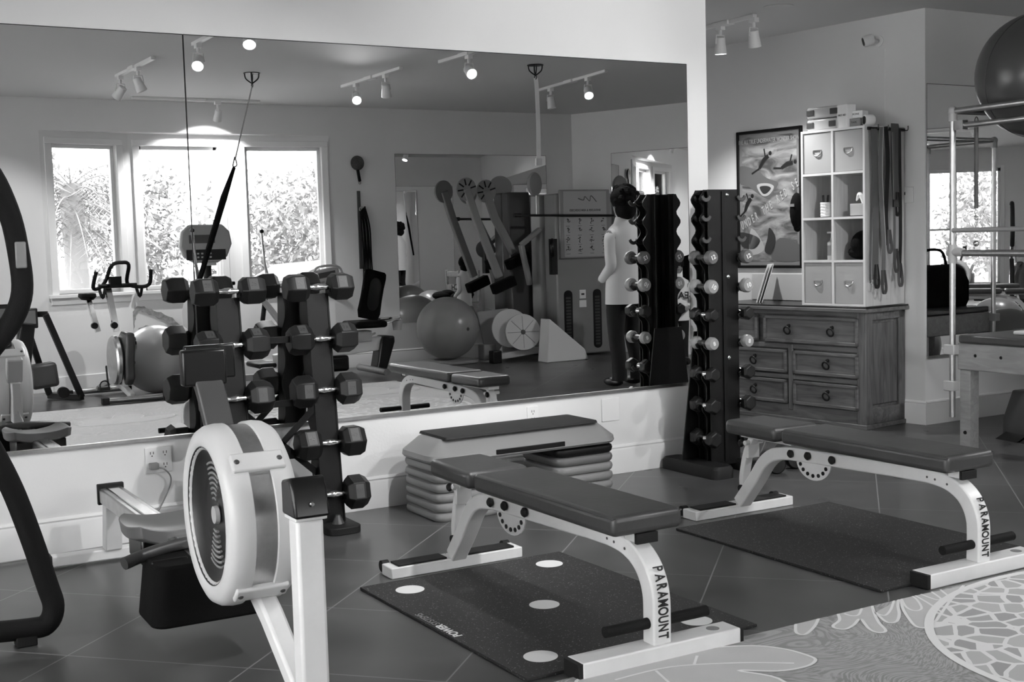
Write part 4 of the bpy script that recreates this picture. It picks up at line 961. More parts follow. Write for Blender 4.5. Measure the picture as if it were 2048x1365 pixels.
MB().tube([(-.15, -.02, .32), (-.1, -.03, .45), (.1, -.03, .45), (.15, -.02, .32)], .012, 8).build('bag_handle', pitch_m, t)
t = thing('towel', 'folded white towel on the pad of the trapeze table', 'towel', (6.4, 4.75, .711)); MB().box(-.15, .12, -.12, .1, .001, .022).build('towel_fold', shirt_m, t, bev=.008)
t = thing('balance_board', 'dark padded box on the floor behind the trapeze table legs', 'exercise box', (6.95, 5.02, 0), 8)
b = MB(); b.prism([(-.5, .0), (.28, .0), (.28, .12), (.2, .30), (.02, .30), (-.5, .06)], 'x', -.22, .22, Matrix.Rotation(RAD(90), 4, 'Z')); b.build('box_body', dgray_m, t, bev=.01)
MB().box(-.24, .24, -.03, .0, .29, .42).build('end_plate', dgray_m, t, bev=.01)
q = MB()
for k in range(2): q.box(-.47, .0, -.19+.2*k, -.01+.2*k, -.004, .008, Matrix.Translation((0, .0, .095+.06)) @ Matrix.Rotation(-.42, 4, 'Y'))
q.build('tread_pad', black_m, t)
# ------------------------------------------------------------------ ceiling fixtures
def track(label, a, b_, heads, zc=ZC):
    a = V((*a, zc)); b_ = V((*b_, zc)); mid = (a+b_)/2; d = (b_-a); Ln = d.length; az = math.degrees(math.atan2(d.x, d.y))
    t = thing('track_light', label, 'track light', mid, az)
    MB().box(-.018, .018, -Ln/2, Ln/2, -.025, 0).build('track', trim_m, t, bev=.003)
    MB().box(-.035, .035, -.08, .08, -.03, 0).build('feed_canopy', trim_m, t, bev=.004)
    for (u, aim, lit, pw) in heads:
        y = (u-.5)*Ln; R = Matrix.Rotation(-RAD(az), 4, 'Z'); base = mid+(R @ V((0, y, 0)))
        dirw = (V(aim)-(base+V((0, 0, -.16)))).normalized(); dl = (R.inverted() @ dirw)
        piv = V((0, y, -.15))
        h = MB().cyl((0, y, -.03), (0, y, -.09), .012).box(-.02, .02, y-.03, y+.03, -.055, -.025).tube([piv+V((.035, 0, .06)), piv+V((.042, 0, 0))], .004, 6, raw=True).tube([piv+V((-.035, 0, .06)), piv+V((-.042, 0, 0))], .004, 6, raw=True).tube([piv+V((-.035, 0, .06)), piv+V((.035, 0, .06))], .004, 6, raw=True)
        ax = dl; h.lathe([(.02, -.045), (.034, -.04), (.036, .0), (.041, .035), (.044, .07), (.040, .07), (.036, .03)], piv, ax, 20)
        ho = h.build('lamp_head', trim_m, t)
        MB().lathe([(.028, .055), (.022, .061)], piv, ax, 20).build('lens', lens_m if lit else offlens_m, ho)
        if lit:
            wl = base+V((0, 0, -.15))+dirw*.075
            d_ = bpy.data.lights.new('bulb', 'SPOT'); d_.energy = SPOT*pw; d_.spot_size = RAD(lit if lit > 1 else 75); d_.spot_blend = .5; d_.shadow_soft_size = .022
            lo = bpy.data.objects.new('bulb', d_); COL.objects.link(lo); lo.parent = t
            mw = (dirw.to_track_quat('-Z', 'Y').to_matrix().to_4x4()); mw.translation = wl
            lo.matrix_local = (Matrix.Translation(mid) @ R).inverted() @ mw
    return t
track('ceiling track light in the recess at the upper right, one lamp lit', (5.778, 7.2), (5.789, 6.552), [(.45, (5.9, 7.0, .5), 120, 1.0), (.98, (6.5, 7, 0), 0, 0)])
track('added ceiling track light outside the picture, brightening the right part of the room', (8.4, 3.4), (8.4, 4.8), [(.3, (7.2, 3.0, 0), 100, .8), (.75, (8.8, 2.2, 0), 100, .8)])  # added fixture, out of view; its two spots lift the right side of the room
track('ceiling track light at the top edge of the mirror near the seam', (2.66, 3.9), (2.66, 2.6), [(.92, (1.2, 5.8, .2), 80, 1.1), (.06, (1.9, 5.8, .2), 80, .9)])
track('ceiling track light at the top edge of the mirror near its middle', (4.75, 3.3), (4.75, 2.4), [(.45, (4.3, 5.8, 1.2), 85, 1.25)])
track('ceiling track light with a dark tilted lamp, leftmost in the mirror', (2.54, .74), (2.56, 1.86), [(.1, (1.5, -.6, .8), 80, .8), (.6, (3.6, 1.6, 0), 0, 0)])
track('long ceiling track light above the bay windows', (3.01, -.71), (4.28, -.69), [(.66, (3.8, -1.2, 1.7), 120, 1.6)])
track('ceiling track light with a glaring lamp, left of the mirror middle', (4.61, .68), (4.6, 1.98), [(.25, (3.2, 4.6, .6), 80, 1.1), (.75, (5, 1, 1), 0, 0)])
track('ceiling track light with a glaring lamp, right of the mirror middle', (6.57, .97), (6.40, 2.4), [(.2, (6.8, 1.5, 0), 0, 0), (.75, (5.2, 4.6, .3), 80, 1.1)])
t = tag(MB().lathe([(.10, 0), (.105, -.004), (.085, -.008), (.03, -.006)], (5.76, 6.29, ZC), n=32).build('ceiling_speaker', ceil_m), 'round flush ceiling grille in the upper right ceiling', 'ceiling speaker')
def hook(label, x, y):
    t = thing('ceiling_hook', label, 'ceiling hook', (x, y, ZC)); b = MB().lathe([(.07, 0), (.07, -.006), (.0, -.008)], n=24)
    for k in range(4):
        a = k*pi/2+.4; b.tube([(.06*cos(a), .06*sin(a), -.006), (.05*cos(a), .05*sin(a), -.05), (0, 0, -.09)], .006, 6)
    b.torus((0, 0, -.105), .016, .004, (1, 0, 0), 14, 6).build('mount_cage', ring_m, t); return t
hook('chromed ceiling hook holding the long black strap, left one in the mirror', 3.56, 1.21)
hook('chromed ceiling hook holding the pale chain, right one in the mirror', 5.64, 2.44)
t = thing('suspension_strap', 'long black suspension strap slanting down from the left ceiling hook', 'strap', (3.56, 1.21, 2.72))
P_ = [V((3.56, 1.21, 2.72)), V((3.38, 1.21, 2.09)), V((3.01, 1.21, 1.04))]
q = [p-P_[0] for p in P_]
MB().cyl(q[0], q[1], .006, n=8).build('cord', steel_m, t)
MB().tube([q[1]+V((0, 0, .03)), q[1]+V((.015, 0, -.04)), q[1]+V((-.02, 0, -.05)), q[1]+V((0, 0, .03))], .005, 6).build('carabiner', black_m, t)
MB().tube([q[1]+V((-.01, 0, -.06)), q[1].lerp(q[2], .3), q[2]], [.014, .030, .022], 8, raw=True).build('webbing', pitch_m, t)
t = thing('hanging_chain', 'pale flat daisy chain strap hanging from the right ceiling hook', 'strap', (5.64, 2.44, 2.72))
MB().bar([(0, 0, 0), (.01, 0, -.1), (.015, .0, -.4), (.012, 0, -.68)], .035, .006, upv=(1, .3, 0)).build('webbing', mat('pale_webbing', .9, .8), t)
MB().box(-.018, .04, -.008, .008, -.74, -.68).build('tag', paper_m, t)
# ------------------------------------------------------------------ things behind the camera, seen in the mirror
# black climbing machine
t = thing('stair_climber', 'black slanted-frame exercise machine with a small screen, left of the spin bike in the mirror', 'exercise machine', (2.04, -.2, 0))
def F(*p): return [(x-3.6, y, z) for x, y, z in p]
MB().bar(F((3.58, 0, .80), (3.84, .08, .03)), .055, .05, raw=True).build('frame_post', black_m, t, bev=.006)
MB().bar(F((3.43, -.25, .78), (3.62, -.25, .04)), .055, .05, raw=True).build('frame_post', black_m, t, bev=.006)
MB().bar(F((3.30, .08, .03), (3.86, .08, .03)), .05, .05, raw=True).bar(F((3.62, -.28, .03), (3.84, .1, .03)), .05, .05, upv=(1, 0, 0), raw=True).build('base_frame', black_m, t, bev=.006)
MB().bar(F((3.40, -.1, .80), (3.60, 0, .80)), .05, .05, raw=True).build('top_bar', black_m, t, bev=.006)
MB().box(-.27, -.09, .0, .04, .68, .86).build('screen_housing', blackg_m, t, bev=.01); MB().box(-.25, -.11, .041, .043, .72, .84).build('screen', mat('screen_gray', .15, .2), t)
MB().box(-.16, .08, -.12, .06, .14, .36, Matrix.Rotation(-.1, 4, 'Y')).build('drive_cover', dgray_m, t, bev=.03)
MB().lathe([(.0, -.03), (.05, -.03), (.05, .03), (0, .03)], (.08, .1, .09), (0, 1, 0)).build('pivot', black_m, t)
MB().box(-.35, -.22, -.1, .05, .05, .70, Matrix.Rotation(.15, 4, 'Y')).build('side_cover', black_m, t, bev=.02)
# spin bike
t = thing('spin_bike', 'indoor cycling bike with black bullhorn handlebars, in front of the left window in the mirror', 'exercise bike', (2.58, .22, 0))
def F(*p): return [(x-4.15, y-.3, z) for x, y, z in p]
MB().cyl(*F((3.95, .42, .03), (4.50, .42, .03)), .028).build('front_stabilizer', steel_m, t)
MB().cyl(*F((3.80, -.45, .04), (4.38, -.45, .04)), .028).build('rear_stabilizer', steel_m, t)
q = MB()
for x, y in ((3.96, .42), (4.49, .42), (3.82, -.45), (4.36, -.45)): q.box(x-4.15-.03, x-4.15+.03, y-.3-.04, y-.3+.04, 0, .06)
q.build('foot_pad', rubber_m, t, bev=.006)
MB().bar(F((4.20, .42, .05), (4.17, .2, .12), (4.13, -.1, .15), (4.09, -.45, .05)), .05, .05).bar(F((4.18, .25, .10), (4.17, .15, .5)), .045, .045, raw=True).build('frame', lgray_m, t, bev=.006)
MB().lathe([(.0, -.03), (.21, -.03), (.225, -.015), (.225, .015), (.21, .03), (0, .03)], (4.13-4.15, .12-.3, .36), (1, 0, 0), 48).build('flywheel', steel_m, t)
b = MB(); b.prism([(-.42, .35), (-.38, .5), (-.1, .63), (.1, .62), (.12, .5), (.06, .36), (.05, .2), (-.05, .13), (-.25, .16)], 'x', .02, .10); b.build('chain_cover', dgray_m, t, bev=.02)
MB().bar(F((4.16, .10, .62), (4.12, .02, 1.02)), .05, .05, raw=True).build('handlebar_post', chrome_m, t)
MB().bar(F((4.08, -.30, .60), (4.02, -.38, .92)), .045, .045, raw=True).build('seat_post', chrome_m, t)
MB().lathe([(.03, -.02), (.03, .02)], (-.02, -.15, .68), (0, 1, 0)).lathe([(.03, -.02), (.03, .02)], (-.1, -.6, .66), (0, 1, 0)).build('adjust_knob', black_m, t)
MB().tube(F((3.97, .28, 1.17), (3.95, .22, 1.03), (4.02, .12, 1.02), (4.09, .08, 1.08), (4.12, .22, 1.22), (4.20, .26, 1.245), (4.27, .22, 1.22), (4.28, .08, 1.06), (4.36, .12, 1.02), (4.45, .2, 1.04), (4.45, .28, 1.17)), .017, 10).build('handlebar', foam_m, t)
MB().cyl(*F((4.02, .1, 1.035), (4.36, .1, 1.035)), .02).box(-.04, .06, -.2, -.12, 1.02, 1.12).build('bar_center', black_m, t)
for x in (4.05, 4.38): MB().tube(F((x-.03, .1, 1.03), (x, .12, .93), (x+.03, .1, 1.03)), .014, 8).build('elbow_rest', black_m, t)
b = MB(); b.rings([[V((x-.13, y-.70, z)) for x, y in [(p[0]*(1 if p[1] > 0 else 1.0), p[1]) for p in rrect(.14-i, .26-i, .06)]] for i, z in ((.05, .90), (0, .93), (.01, .96))]); b.build('saddle', pitch_m, t)
for s, z, y in ((-1, .12, .1), (1, .50, -.1)):
    MB().bar([(s*.1, -.2, .31), (s*.11, y-.2, z)], .012, .025, raw=True).box(s*.15-.045, s*.15+.045, y-.25, y-.15, z-.015, z+.015).torus((s*.15, y-.17, z+.03), .04, .006, (0, 1, 0), 16, 6).build('pedal', black_m, t)
# balls
t = thing('exercise_ball', 'silver exercise ball on the floor beside the spin bike in the mirror', 'exercise ball', (3.0, -.24, .32)); MB().sph((0, 0, 0), .32, 48).build('ball_skin', sball_m, t); MB().lathe([(.02, .321), (.01, .323)], ax=(-.8, .6, 0)).build('valve', dgray_m, t)
t = thing('exercise_ball', 'gray exercise ball on a low base in the middle of the mirror', 'exercise ball', (6.30, -.62, .40)); MB().sph((0, 0, 0), .345, 64).build('ball_skin', ball_m, t); MB().lathe([(.02, .346), (.01, .348)], ax=(.2, .9, 0)).build('valve', dgray_m, t)
t = thing('balance_disc', 'low gray platform on the floor under the gray exercise ball', 'platform', (6.30, -.62, 0)); b = MB(); slabs(b, .62, .42, [(.02, 0), (0, .015), (0, .04), (.03, .052)], r=.12); b.build('platform_body', grayp_m, t)
for i, (x, y, R, lab) in enumerate(((8.9, 4.9, .33, 'gray exercise ball on the floor by the side mirror, farthest from the window wall'), (8.8, 3.9, .30, 'gray exercise ball on the floor by the side mirror, nearer to the standing person'))):
    t = thing('exercise_ball', lab, 'exercise ball', (x, y, R)); MB().sph((0, 0, 0), R, 48).build('ball_skin', ball_m, t)
# painted lobster on the wall under the window
t = thing('lobster_mural', 'painted spiny lobster legs on the wall under the middle window, seen in the mirror', 'mural', (3.36, YB-.165, .5))
lm = mat('mural_gray', .26, .7, var=.4, vscale=25)
def leg2d(pts, w):
    q = smoothc([(x-5.2, z-.5) for x, z in pts], False, 6); b = MB(); L = len(q); vs = []
    for i, p in enumerate(q):
        tn_ = (q[min(i+1, L-1)]-q[max(i-1, 0)]).normalized(); nn = V((-tn_.y, tn_.x)); ww = w*(1-.6*i/L)*(1.25 if i % 3 == 0 else .85)
        vs.append([b.b.verts.new((c.x, .002, c.y)) for c in (p-nn*ww, p+nn*ww)])
    for i in range(L-1): b._f([vs[i][0], vs[i+1][0], vs[i+1][1], vs[i][1]])
    return b
for k, (pts, w) in enumerate((([(5.45, .42), (5.25, .62), (5.05, .72), (4.93, .76), (4.88, .66), (4.86, .52)], .035), ([(5.4, .36), (5.2, .52), (5.0, .56), (4.9, .5), (4.84, .34)], .03), ([(5.42, .2), (5.25, .32), (5.1, .3), (5.0, .2)], .03), ([(5.5, .3), (5.55, .55), (5.62, .72)], .07))): leg2d(pts, w).build('painted_leg', lm, t)
# elliptical with console
t = thing('elliptical_trainer', 'elliptical machine with a large gray console in front of the middle window, in the mirror', 'exercise machine', (3.49, -.2, 0))
def F(*p): return [(x-5.2, y+.3, z) for x, y, z in p]
b = MB(); b.prism([(-.24, .16), (-.22, .30), (-.14, .37), (.18, .37), (.25, .30), (.27, .18), (.22, .06), (.12, 0), (-.10, 0), (-.2, .06)], 'y', -.03, .05, Matrix.Translation((.0, 0, 1.21))); b.build('console', mat('console_gray', .30, .4), t, bev=.02)
MB().box(-.15, .1, .051, .054, 1.40, 1.48).build('display', mat('lcd_dark', .06, .3), t); MB().box(-.18, .2, .051, .053, 1.24, 1.34).build('keypad', blackg_m, t, bev=.01)
q = MB(); rg = random.Random(2)
for k in range(8): q.box(-.08+.04*(k % 4), -.06+.04*(k % 4), .054, .056, 1.26+.035*(k//4), 1.275+.035*(k//4))
q.build('buttons', lgray_m, t, bev=.002)
MB().box(.0, .10, .05, .07, 1.185, 1.215).build('name_tag', lgray_m, t, bev=.004)
MB().cyl((.03, 0, 1.20), (.03, -.02, .95), .04).build('console_mast', black_m, t)
for pts in (((-.20, .35, 1.52), (-.17, .3, 1.25), (-.12, .2, 1.0), (-.1, .1, .6)), ((.55, .1, 1.50), (.57, .08, 1.25), (.6, .05, 1.0), (.55, 0, .6))):
    o = MB().tube(pts, [.014, .014, .02, .022], 10).build('swing_handle', chrome_m, t); MB().sph(pts[0], .022, 12).build('handle_knob', black_m, o); MB().tube([pts[2], V(pts[2]).lerp(V(pts[3]), .5), pts[3]], .024, 10, raw=True).build('handle_sleeve', black_m, o)
b = MB(); b.rings([[V((x, y, z)) for x, y in rrect(.36-i, .6-i, .12)] for i, z in ((.15, .1), (0, .3), (0, .75), (.05, .9), (.15, .98))]); b.build('drive_housing', mat('housing_gray', .35, .35), t, bev=.01)
MB().box(-.15, .5, .0, .06, .05, .11).box(-.18, .35, -.3, -.22, 0, .06).box(-.12, .5, .5, .57, 0, .06).bar([(.5, .05, .9), (.9, .3, .25)], .05, .05, raw=True).bar([(-.05, .5, .06), (-.05, -.2, .1)], .06, .06, raw=True).build('base_frame', lgray_m, t, bev=.006)
for s in (-.09, .42): MB().box(s-.09, s+.09, .1, .5, .2, .25).build('foot_pedal', black_m, t, bev=.02)
MB().box(.1, .3, -.3, .1, .985, 1.02, Matrix.Rotation(.1, 4, 'X')).build('tray', black_m, t, bev=.01)
# recumbent bike
t = thing('recumbent_bike', 'recumbent exercise bike with a black mesh backrest, reflected right of the windows', 'exercise bike', (5.03, -.15, 0))
def F(*p): return [(x-6.75, y+.2, z) for x, y, z in p]
b = MB(); MM = Matrix.Translation((.14, -.05, .60)) @ Matrix.Rotation(.22, 4, 'Y') @ Matrix.Rotation(-.5, 4, 'Z')
b.rings([[MM @ V((x, y0+.05*(1-(z/.5-.4)**2)*0, z)) for x, y0 in rrect(w_, .04, .018)] for z, w_ in ((-.02, .30), (.05, .36), (.2, .34), (.32, .34), (.42, .36), (.47, .34), (.485, .28))]); b.build('backrest', pitch_m, t)
b = MB(); b.rings([[MM @ V((x, .03, z+.24)) for x, z in rrect(.2, .34, .09)], [MM @ V((x, .035, z+.24)) for x, z in rrect(.17, .3, .08)]]); b.build('lumbar_panel', black_m, t)
MB().box(-.10, .25, -.2, .2, .50, .57).build('seat_pad', pitch_m, t, bev=.03, seg=4)
MB().tube([(-.25, .1, .50), (.1, .12, .53), (.42, .1, .57), (.44, -.1, .57), (.3, -.2, .56)], .018, 10).build('armrest_bar', chrome_m, t)
MB().lathe([(.05, 0), (.055, -.03), (.045, -.11), (0, -.11)], (.42, .05, .565), n=20).build('cup_holder', lgray_m, t)
MB().bar([(-.9, 0, .22), (-.2, 0, .30), (.25, 0, .33)], .14, .1).build('main_beam', white_m, t, bev=.01)
MB().box(-.06, .12, -.08, .08, .36, .47).cyl((.1, .08, .42), (.1, .2, .45), .012).build('seat_carriage', lgray_m, t, bev=.006)
b = MB(); b.prism([(.16, .08), (.22, .36), (.25, .41), (.37, .40), (.37, .34), (.27, .06), (.2, .02)], 'y', -.1, .1); b.build('rear_housing', blackg_m, t, bev=.02)
MB().box(-.75, -.15, -.12, .12, .08, .24).build('crank_housing', black_m, t, bev=.03)
MB().cyl((.15, -.35, .06), (.15, .35, .06), .035).cyl((-.9, -.3, .05), (-.9, .3, .05), .035).build('stabilizer', steel_m, t)
b = MB(); MM = Matrix.Translation((-.33, .05, 1.0)) @ Matrix.Rotation(-.15, 4, 'Y'); b.box(-.14, .14, -.03, .02, -.12, .12, MM); c_ = b.build('console', lgray_m, t, bev=.03, seg=3)
MB().box(-.09, .09, .021, .023, .03, .085, MM).build('display', dgray_m, c_); q = MB()
for k in range(9): q.box(-.08+.06*(k % 3), -.04+.06*(k % 3), .021, .024, -.09+.035*(k//3), -.07+.035*(k//3), MM)
q.build('buttons', grayp_m, c_)
MB().tube([(-.48, .06, .95), (-.47, .07, 1.1), (-.40, .08, 1.14), (-.25, .08, 1.14), (-.18, .07, 1.08), (-.18, .06, .92)], .012, 8).build('console_loop', lgray_m, t)
MB().bar([(-.33, .0, .9), (-.5, 0, .3)], .05, .05, raw=True).build('console_mast', lgray_m, t)
# things on the back wall
t = thing('wall_fan', 'small round dark paddle with a handle hung on the back wall between window and mirror', 'paddle', (5.47, YB, 2.2))
MB().lathe([(.0, .015), (.07, .02), (.08, .03), (.07, .042), (0, .045)], (0, 0, .03), (0, 1, 0), 32).build('paddle_disc', mat('dark_mesh', .04, .5, var=.5, vscale=60), t); MB().bar([(0, .03, -.04), (.02, .03, -.17)], .03, .02, raw=True).torus((.02, .03, -.185), .012, .003, (0, 1, 0), 12, 6).build('paddle_handle', black_m, t)
t = thing('band_rack', 'black hanging resistance bands on a wall bracket beside the back wall mirror', 'resistance bands', (5.48, YB, 1.93))
MB().box(-.02, .02, 0, .012, -.85, .0).build('bracket', dgray_m, t, bev=.003)
for k in range(6):
    x = .005+.018*k; MB().tube([(x*.6, .03, -.22+.01*k), (x, .05+.01*(k % 2), -.4), (x+.01, .05, -.7), (x+.0, .05+.008*k, -.98+.03*(k % 3))], .009, 8).build('band', pitch_m, t)
MB().torus((.02, .03, -.2), .025, .006, (0, 1, 0), 16, 6).build('hook_ring', steel_m, t)
# cable machine in the corner
CM = (7.97, -.32); t = thing('cable_machine', 'tall gray cable machine with an exercise chart and two black weight windows', 'cable machine', (CM[0], CM[1], 0), 0, rot=(0, 0, RAD(4)))
cmm = mat('machine_gray', .22, .4, bump=.05); cml = mat('chart_gray', .36, .6)
b = MB(); b.box(-.40, .34, -.28, -.0, .02, 1.86).prism([(-.44, -.28), (-.52, -.4), (.42, -.4), (.34, -.28)], 'z', .1, 1.86); b.build('tower_housing', cmm, t, bev=.02)
b = MB(); b.prism([(-.36, 1.9), (.30, 1.9), (.30, 1.12), (-.36, 1.12)], 'y', 0, .03); b.build('header_panel', cmm, t, bev=.01)
ch = MB().box(-.31, .25, .031, .034, 1.14, 1.88).build('exercise_chart', cml, t)
text('SHOULDER & ARM EXERCISES', .034, dgray_m, ch, frame((-.03, .0345, 1.665), (-1, 0, 0), (0, 0, 1)), sx=.9, bold=.001)
MB().tube([(.12, .035, 1.76), (.05, .035, 1.83), (.03, .035, 1.77), (-.03, .035, 1.82), (-.05, .035, 1.78), (-.12, .035, 1.80)], .004, 6).build('emblem', dgray_m, ch)
q = MB(); rg = random.Random(8)
for j in range(4):
    for i in range(4):
        cx, cz_ = -.26+.155*i, 1.54-.105*j
        for k in range(3):
            a = rg.uniform(0, 2*pi); q.tube([(cx, .035, cz_), (cx+.02*cos(a), .035, cz_+.02*sin(a)), (cx+.03*cos(a+.5), .035, cz_+.03*sin(a+.5))], .0035, 5)
        q.sph((cx, .035, cz_+.028), .009, 8)
        q.box(cx-.025, cx+.025, .034, .0355, cz_-.052, cz_-.048)
q.build('chart_figures', dgray_m, ch)
for x in (-.26, .12):
    b = MB(); b.rings([[V((x+u, y, v+.42)) for u, v in rrect(.11, .68, .05)] for y in (.001, .004)]); o = b.build('weight_window', blackg_m, t)
    q = MB()
    for k in range(16): q.box(x-.03, x+.03, .004, .008, .12+.036*k, .142+.036*k)
    q.build('weight_plate', dgray_m, o)
MB().box(-.11, -.03, .001, .006, .66, .76).box(-.115, -.025, .001, .006, .56, .64).build('instruction_label', paper_m, t); MB().box(-.09, -.05, .006, .008, .70, .72).build('label_print', ink_m, t)
for (bx, by, bz, ex, ez) in ((-1.33, -.36, 1.93, -.95, .93), (-1.05, -.44, 1.91, -.72, 1.20)):
    o = MB().bar([(bx, by, bz), (bx+.1, by, bz-.3), (ex, by, ez)], .09, .06, upv=(1, 0, 0), raw=True).build('swing_arm', cmm, t, bev=.01)
    MB().prism([(bx+.13*cos(k*pi/12)*.9, bz+.0+.13*sin(k*pi/12)) for k in range(24)], 'y', by-.01, by+.02).build('adjustment_disc', cmm, o)
    q = MB()
    for k in range(7):
        a = .3+k*.75; q.box(-.035, .035, by+.021, by+.024, -.008, .008, Matrix.Translation((bx+.08*cos(a), 0, bz+.08*sin(a))) @ Matrix.Rotation(-a, 4, 'Y'))
    q.build('disc_slot', black_m, o)
    MB().box(-.15, .15, by-.05, by+.05, -.06, .06, Matrix.Translation((ex+.05, 0, ez-.09)) @ Matrix.Rotation(-.35, 4, 'Y')).build('arm_pad', pitch_m, o, bev=.015)
MB().box(-.74, -.46, -.68, -.5, .1, 1.90).box(-.74, -.46, -.68, -.46, .1, 1.0).build('side_column', dgray_m, t, bev=.02)
MB().lathe([(0, -.02), (.13, -.02), (.14, 0), (.13, .02), (0, .02)], (-.50, -.30, 1.98), (.5, .86, 0), 28).build('pulley_disc', mat('disc_gray', .3, .4), t)
MB().lathe([(.0, -.02), (.10, -.02), (.11, 0), (.10, .02), (0, .02)], (-.50, .1, 1.25), (.8, .5, 0), 28).box(-.52, -.45, .05, .12, .95, 1.35).build('pulley_carriage', black_m, t)
MB().cyl((-.95, .06, 1.62), (.33, .06, 1.60), .014).cyl((-.95, .06, 1.62), (-.87, .06, 1.62), .024).build('lat_bar', blackg_m, t)
MB().cyl((-.50, -.26, 1.62), (-.50, -.26, 1.85), .008).build('cable', steel_m, t)
MB().bar([(-.70, -.28, 1.29), (-.45, -.28, 1.47)], .05, .08, raw=True).bar([(-.70, -.28, 1.29), (-.60, -.28, .83)], .05, .08, raw=True).build('hinged_arm', cmm, t, bev=.01)
# balance boards and rack on the floor
t = thing('balance_board_rack', 'angled gray board stand holding round balance boards, right of the gray ball in the mirror', 'board stand', (6.80, -.42, 0))
b = MB(); b.prism([(-.13, .56), (.28, .58), (.36, .42), (.12, .06), (-.02, .06)], 'y', -.22, -.19); b.build('angled_board', mat('pale_board', .33, .6), t, bev=.01)
MB().box(-.13, .02, -.19, -.05, .02, .20).build('box_end', cmm, t, bev=.01)
MB().bar([(-.05, .1, .07), (.65, .1, .12)], .09, .07, upv=(0, 1, 0), raw=True).build('support_arm', lgray_m, t, bev=.01); MB().box(-.13, -.02, .05, .16, .0, .14).build('end_cap', blackg_m, t, bev=.01)
for i, (x, y, z, R) in enumerate(((7.03, -.22, .33, .20), (6.95, -.35, .37, .215))):
    t = thing('balance_disc', ('pale round balance board with spoke marks, in front', 'plain pale round balance board standing behind the spoked one')[i], 'balance board', (x, y, z-R))
    MB().lathe([(0, -.01), (R, -.01), (R+.004, 0), (R, .01), (0, .01)], (0, 0, R), (-.25, .95, .18), 40).build('board_disc', mat('pale_disc', .48, .5), t)
    if i == 0:
        q = MB(); ax = V((-.25, .95, .18)).normalized(); xx = ax.cross(V((0, 0, 1))).normalized(); yy = ax.cross(xx)
        for k in range(8):
            d = xx*cos(k*pi/4)+yy*sin(k*pi/4); q.tube([V((0, 0, R))+ax*.011+d*.03, V((0, 0, R))+ax*.011+d*R*.9], .003, 4, raw=True)
        q.build('spoke_mark', grayp_m, t)
        MB().lathe([(.028, .01), (.026, .016), (.012, .017)], (0, 0, R), (-.25, .95, .18), 20).build('hub', dgray_m, t)
t = thing('foam_wedge', 'white triangular wedge on the floor beside the round balance boards', 'wedge', (7.30, -.02, 0)); MB().prism([(-.15, 0), (-.1, .48), (.35, .12), (.4, 0)], 'y', -.1, .1).build('wedge_body', mat('white_foam', .6, .7), t, bev=.01)
# chairs stacked with jackets by the side mirror region
for i, y in enumerate((3.1, 2.5)):
    t = thing('wooden_chair', ('slat-backed wooden chair beside the standing person, nearer the mirrored front wall', 'slat-backed wooden chair beside the standing person, farther from the mirrored front wall')[i], 'chair', (8.6, y, 0), 90)
    for sx in (-.2, .2):
        MB().box(sx-.02, sx+.02, -.2, -.16, 0, .44).build('leg', maple_m, t, bev=.004); MB().box(sx-.02, sx+.02, .16, .2, 0, .92).build('leg', maple_m, t, bev=.004)
    MB().box(-.22, .22, -.2, .2, .44, .47).build('seat', maple_m, t, bev=.005)
    MB().box(-.18, .18, .165, .19, .82, .90).box(-.18, .18, .165, .19, .62, .70).build('backrest', maple_m, t, bev=.004)
    k = thing('folded_jacket', ('dark jacket draped over the left wooden chair in the back mirror', 'dark jacket draped over the right wooden chair in the back mirror')[i], 'clothing', (8.6, y, .471), 90); MB().sph((0, .0, .07), .2, 20, (1, .8, .35)).sph((.05, .05, .1), .12, 16, (1.2, .9, .5)).build('cloth', pitch_m, k)
# umbrella hanging on the trapeze frame
t = thing('umbrella', 'closed dark umbrella hanging by its crook handle from the trapeze frame', 'umbrella', (7.5, 4.45, 2.06)); MB().tube([(.02, 0, -.02), (.0, 0, .022), (-.035, 0, .015), (-.04, 0, -.06), (-.04, 0, -.3)], .009, 8).build('handle', black_m, t); MB().lathe([(.012, 0), (.045, -.08), (.03, -.3), (.006, -.62), (.003, -.70)], (-.04, 0, -.25), n=10).build('canopy', dgray_m, t)
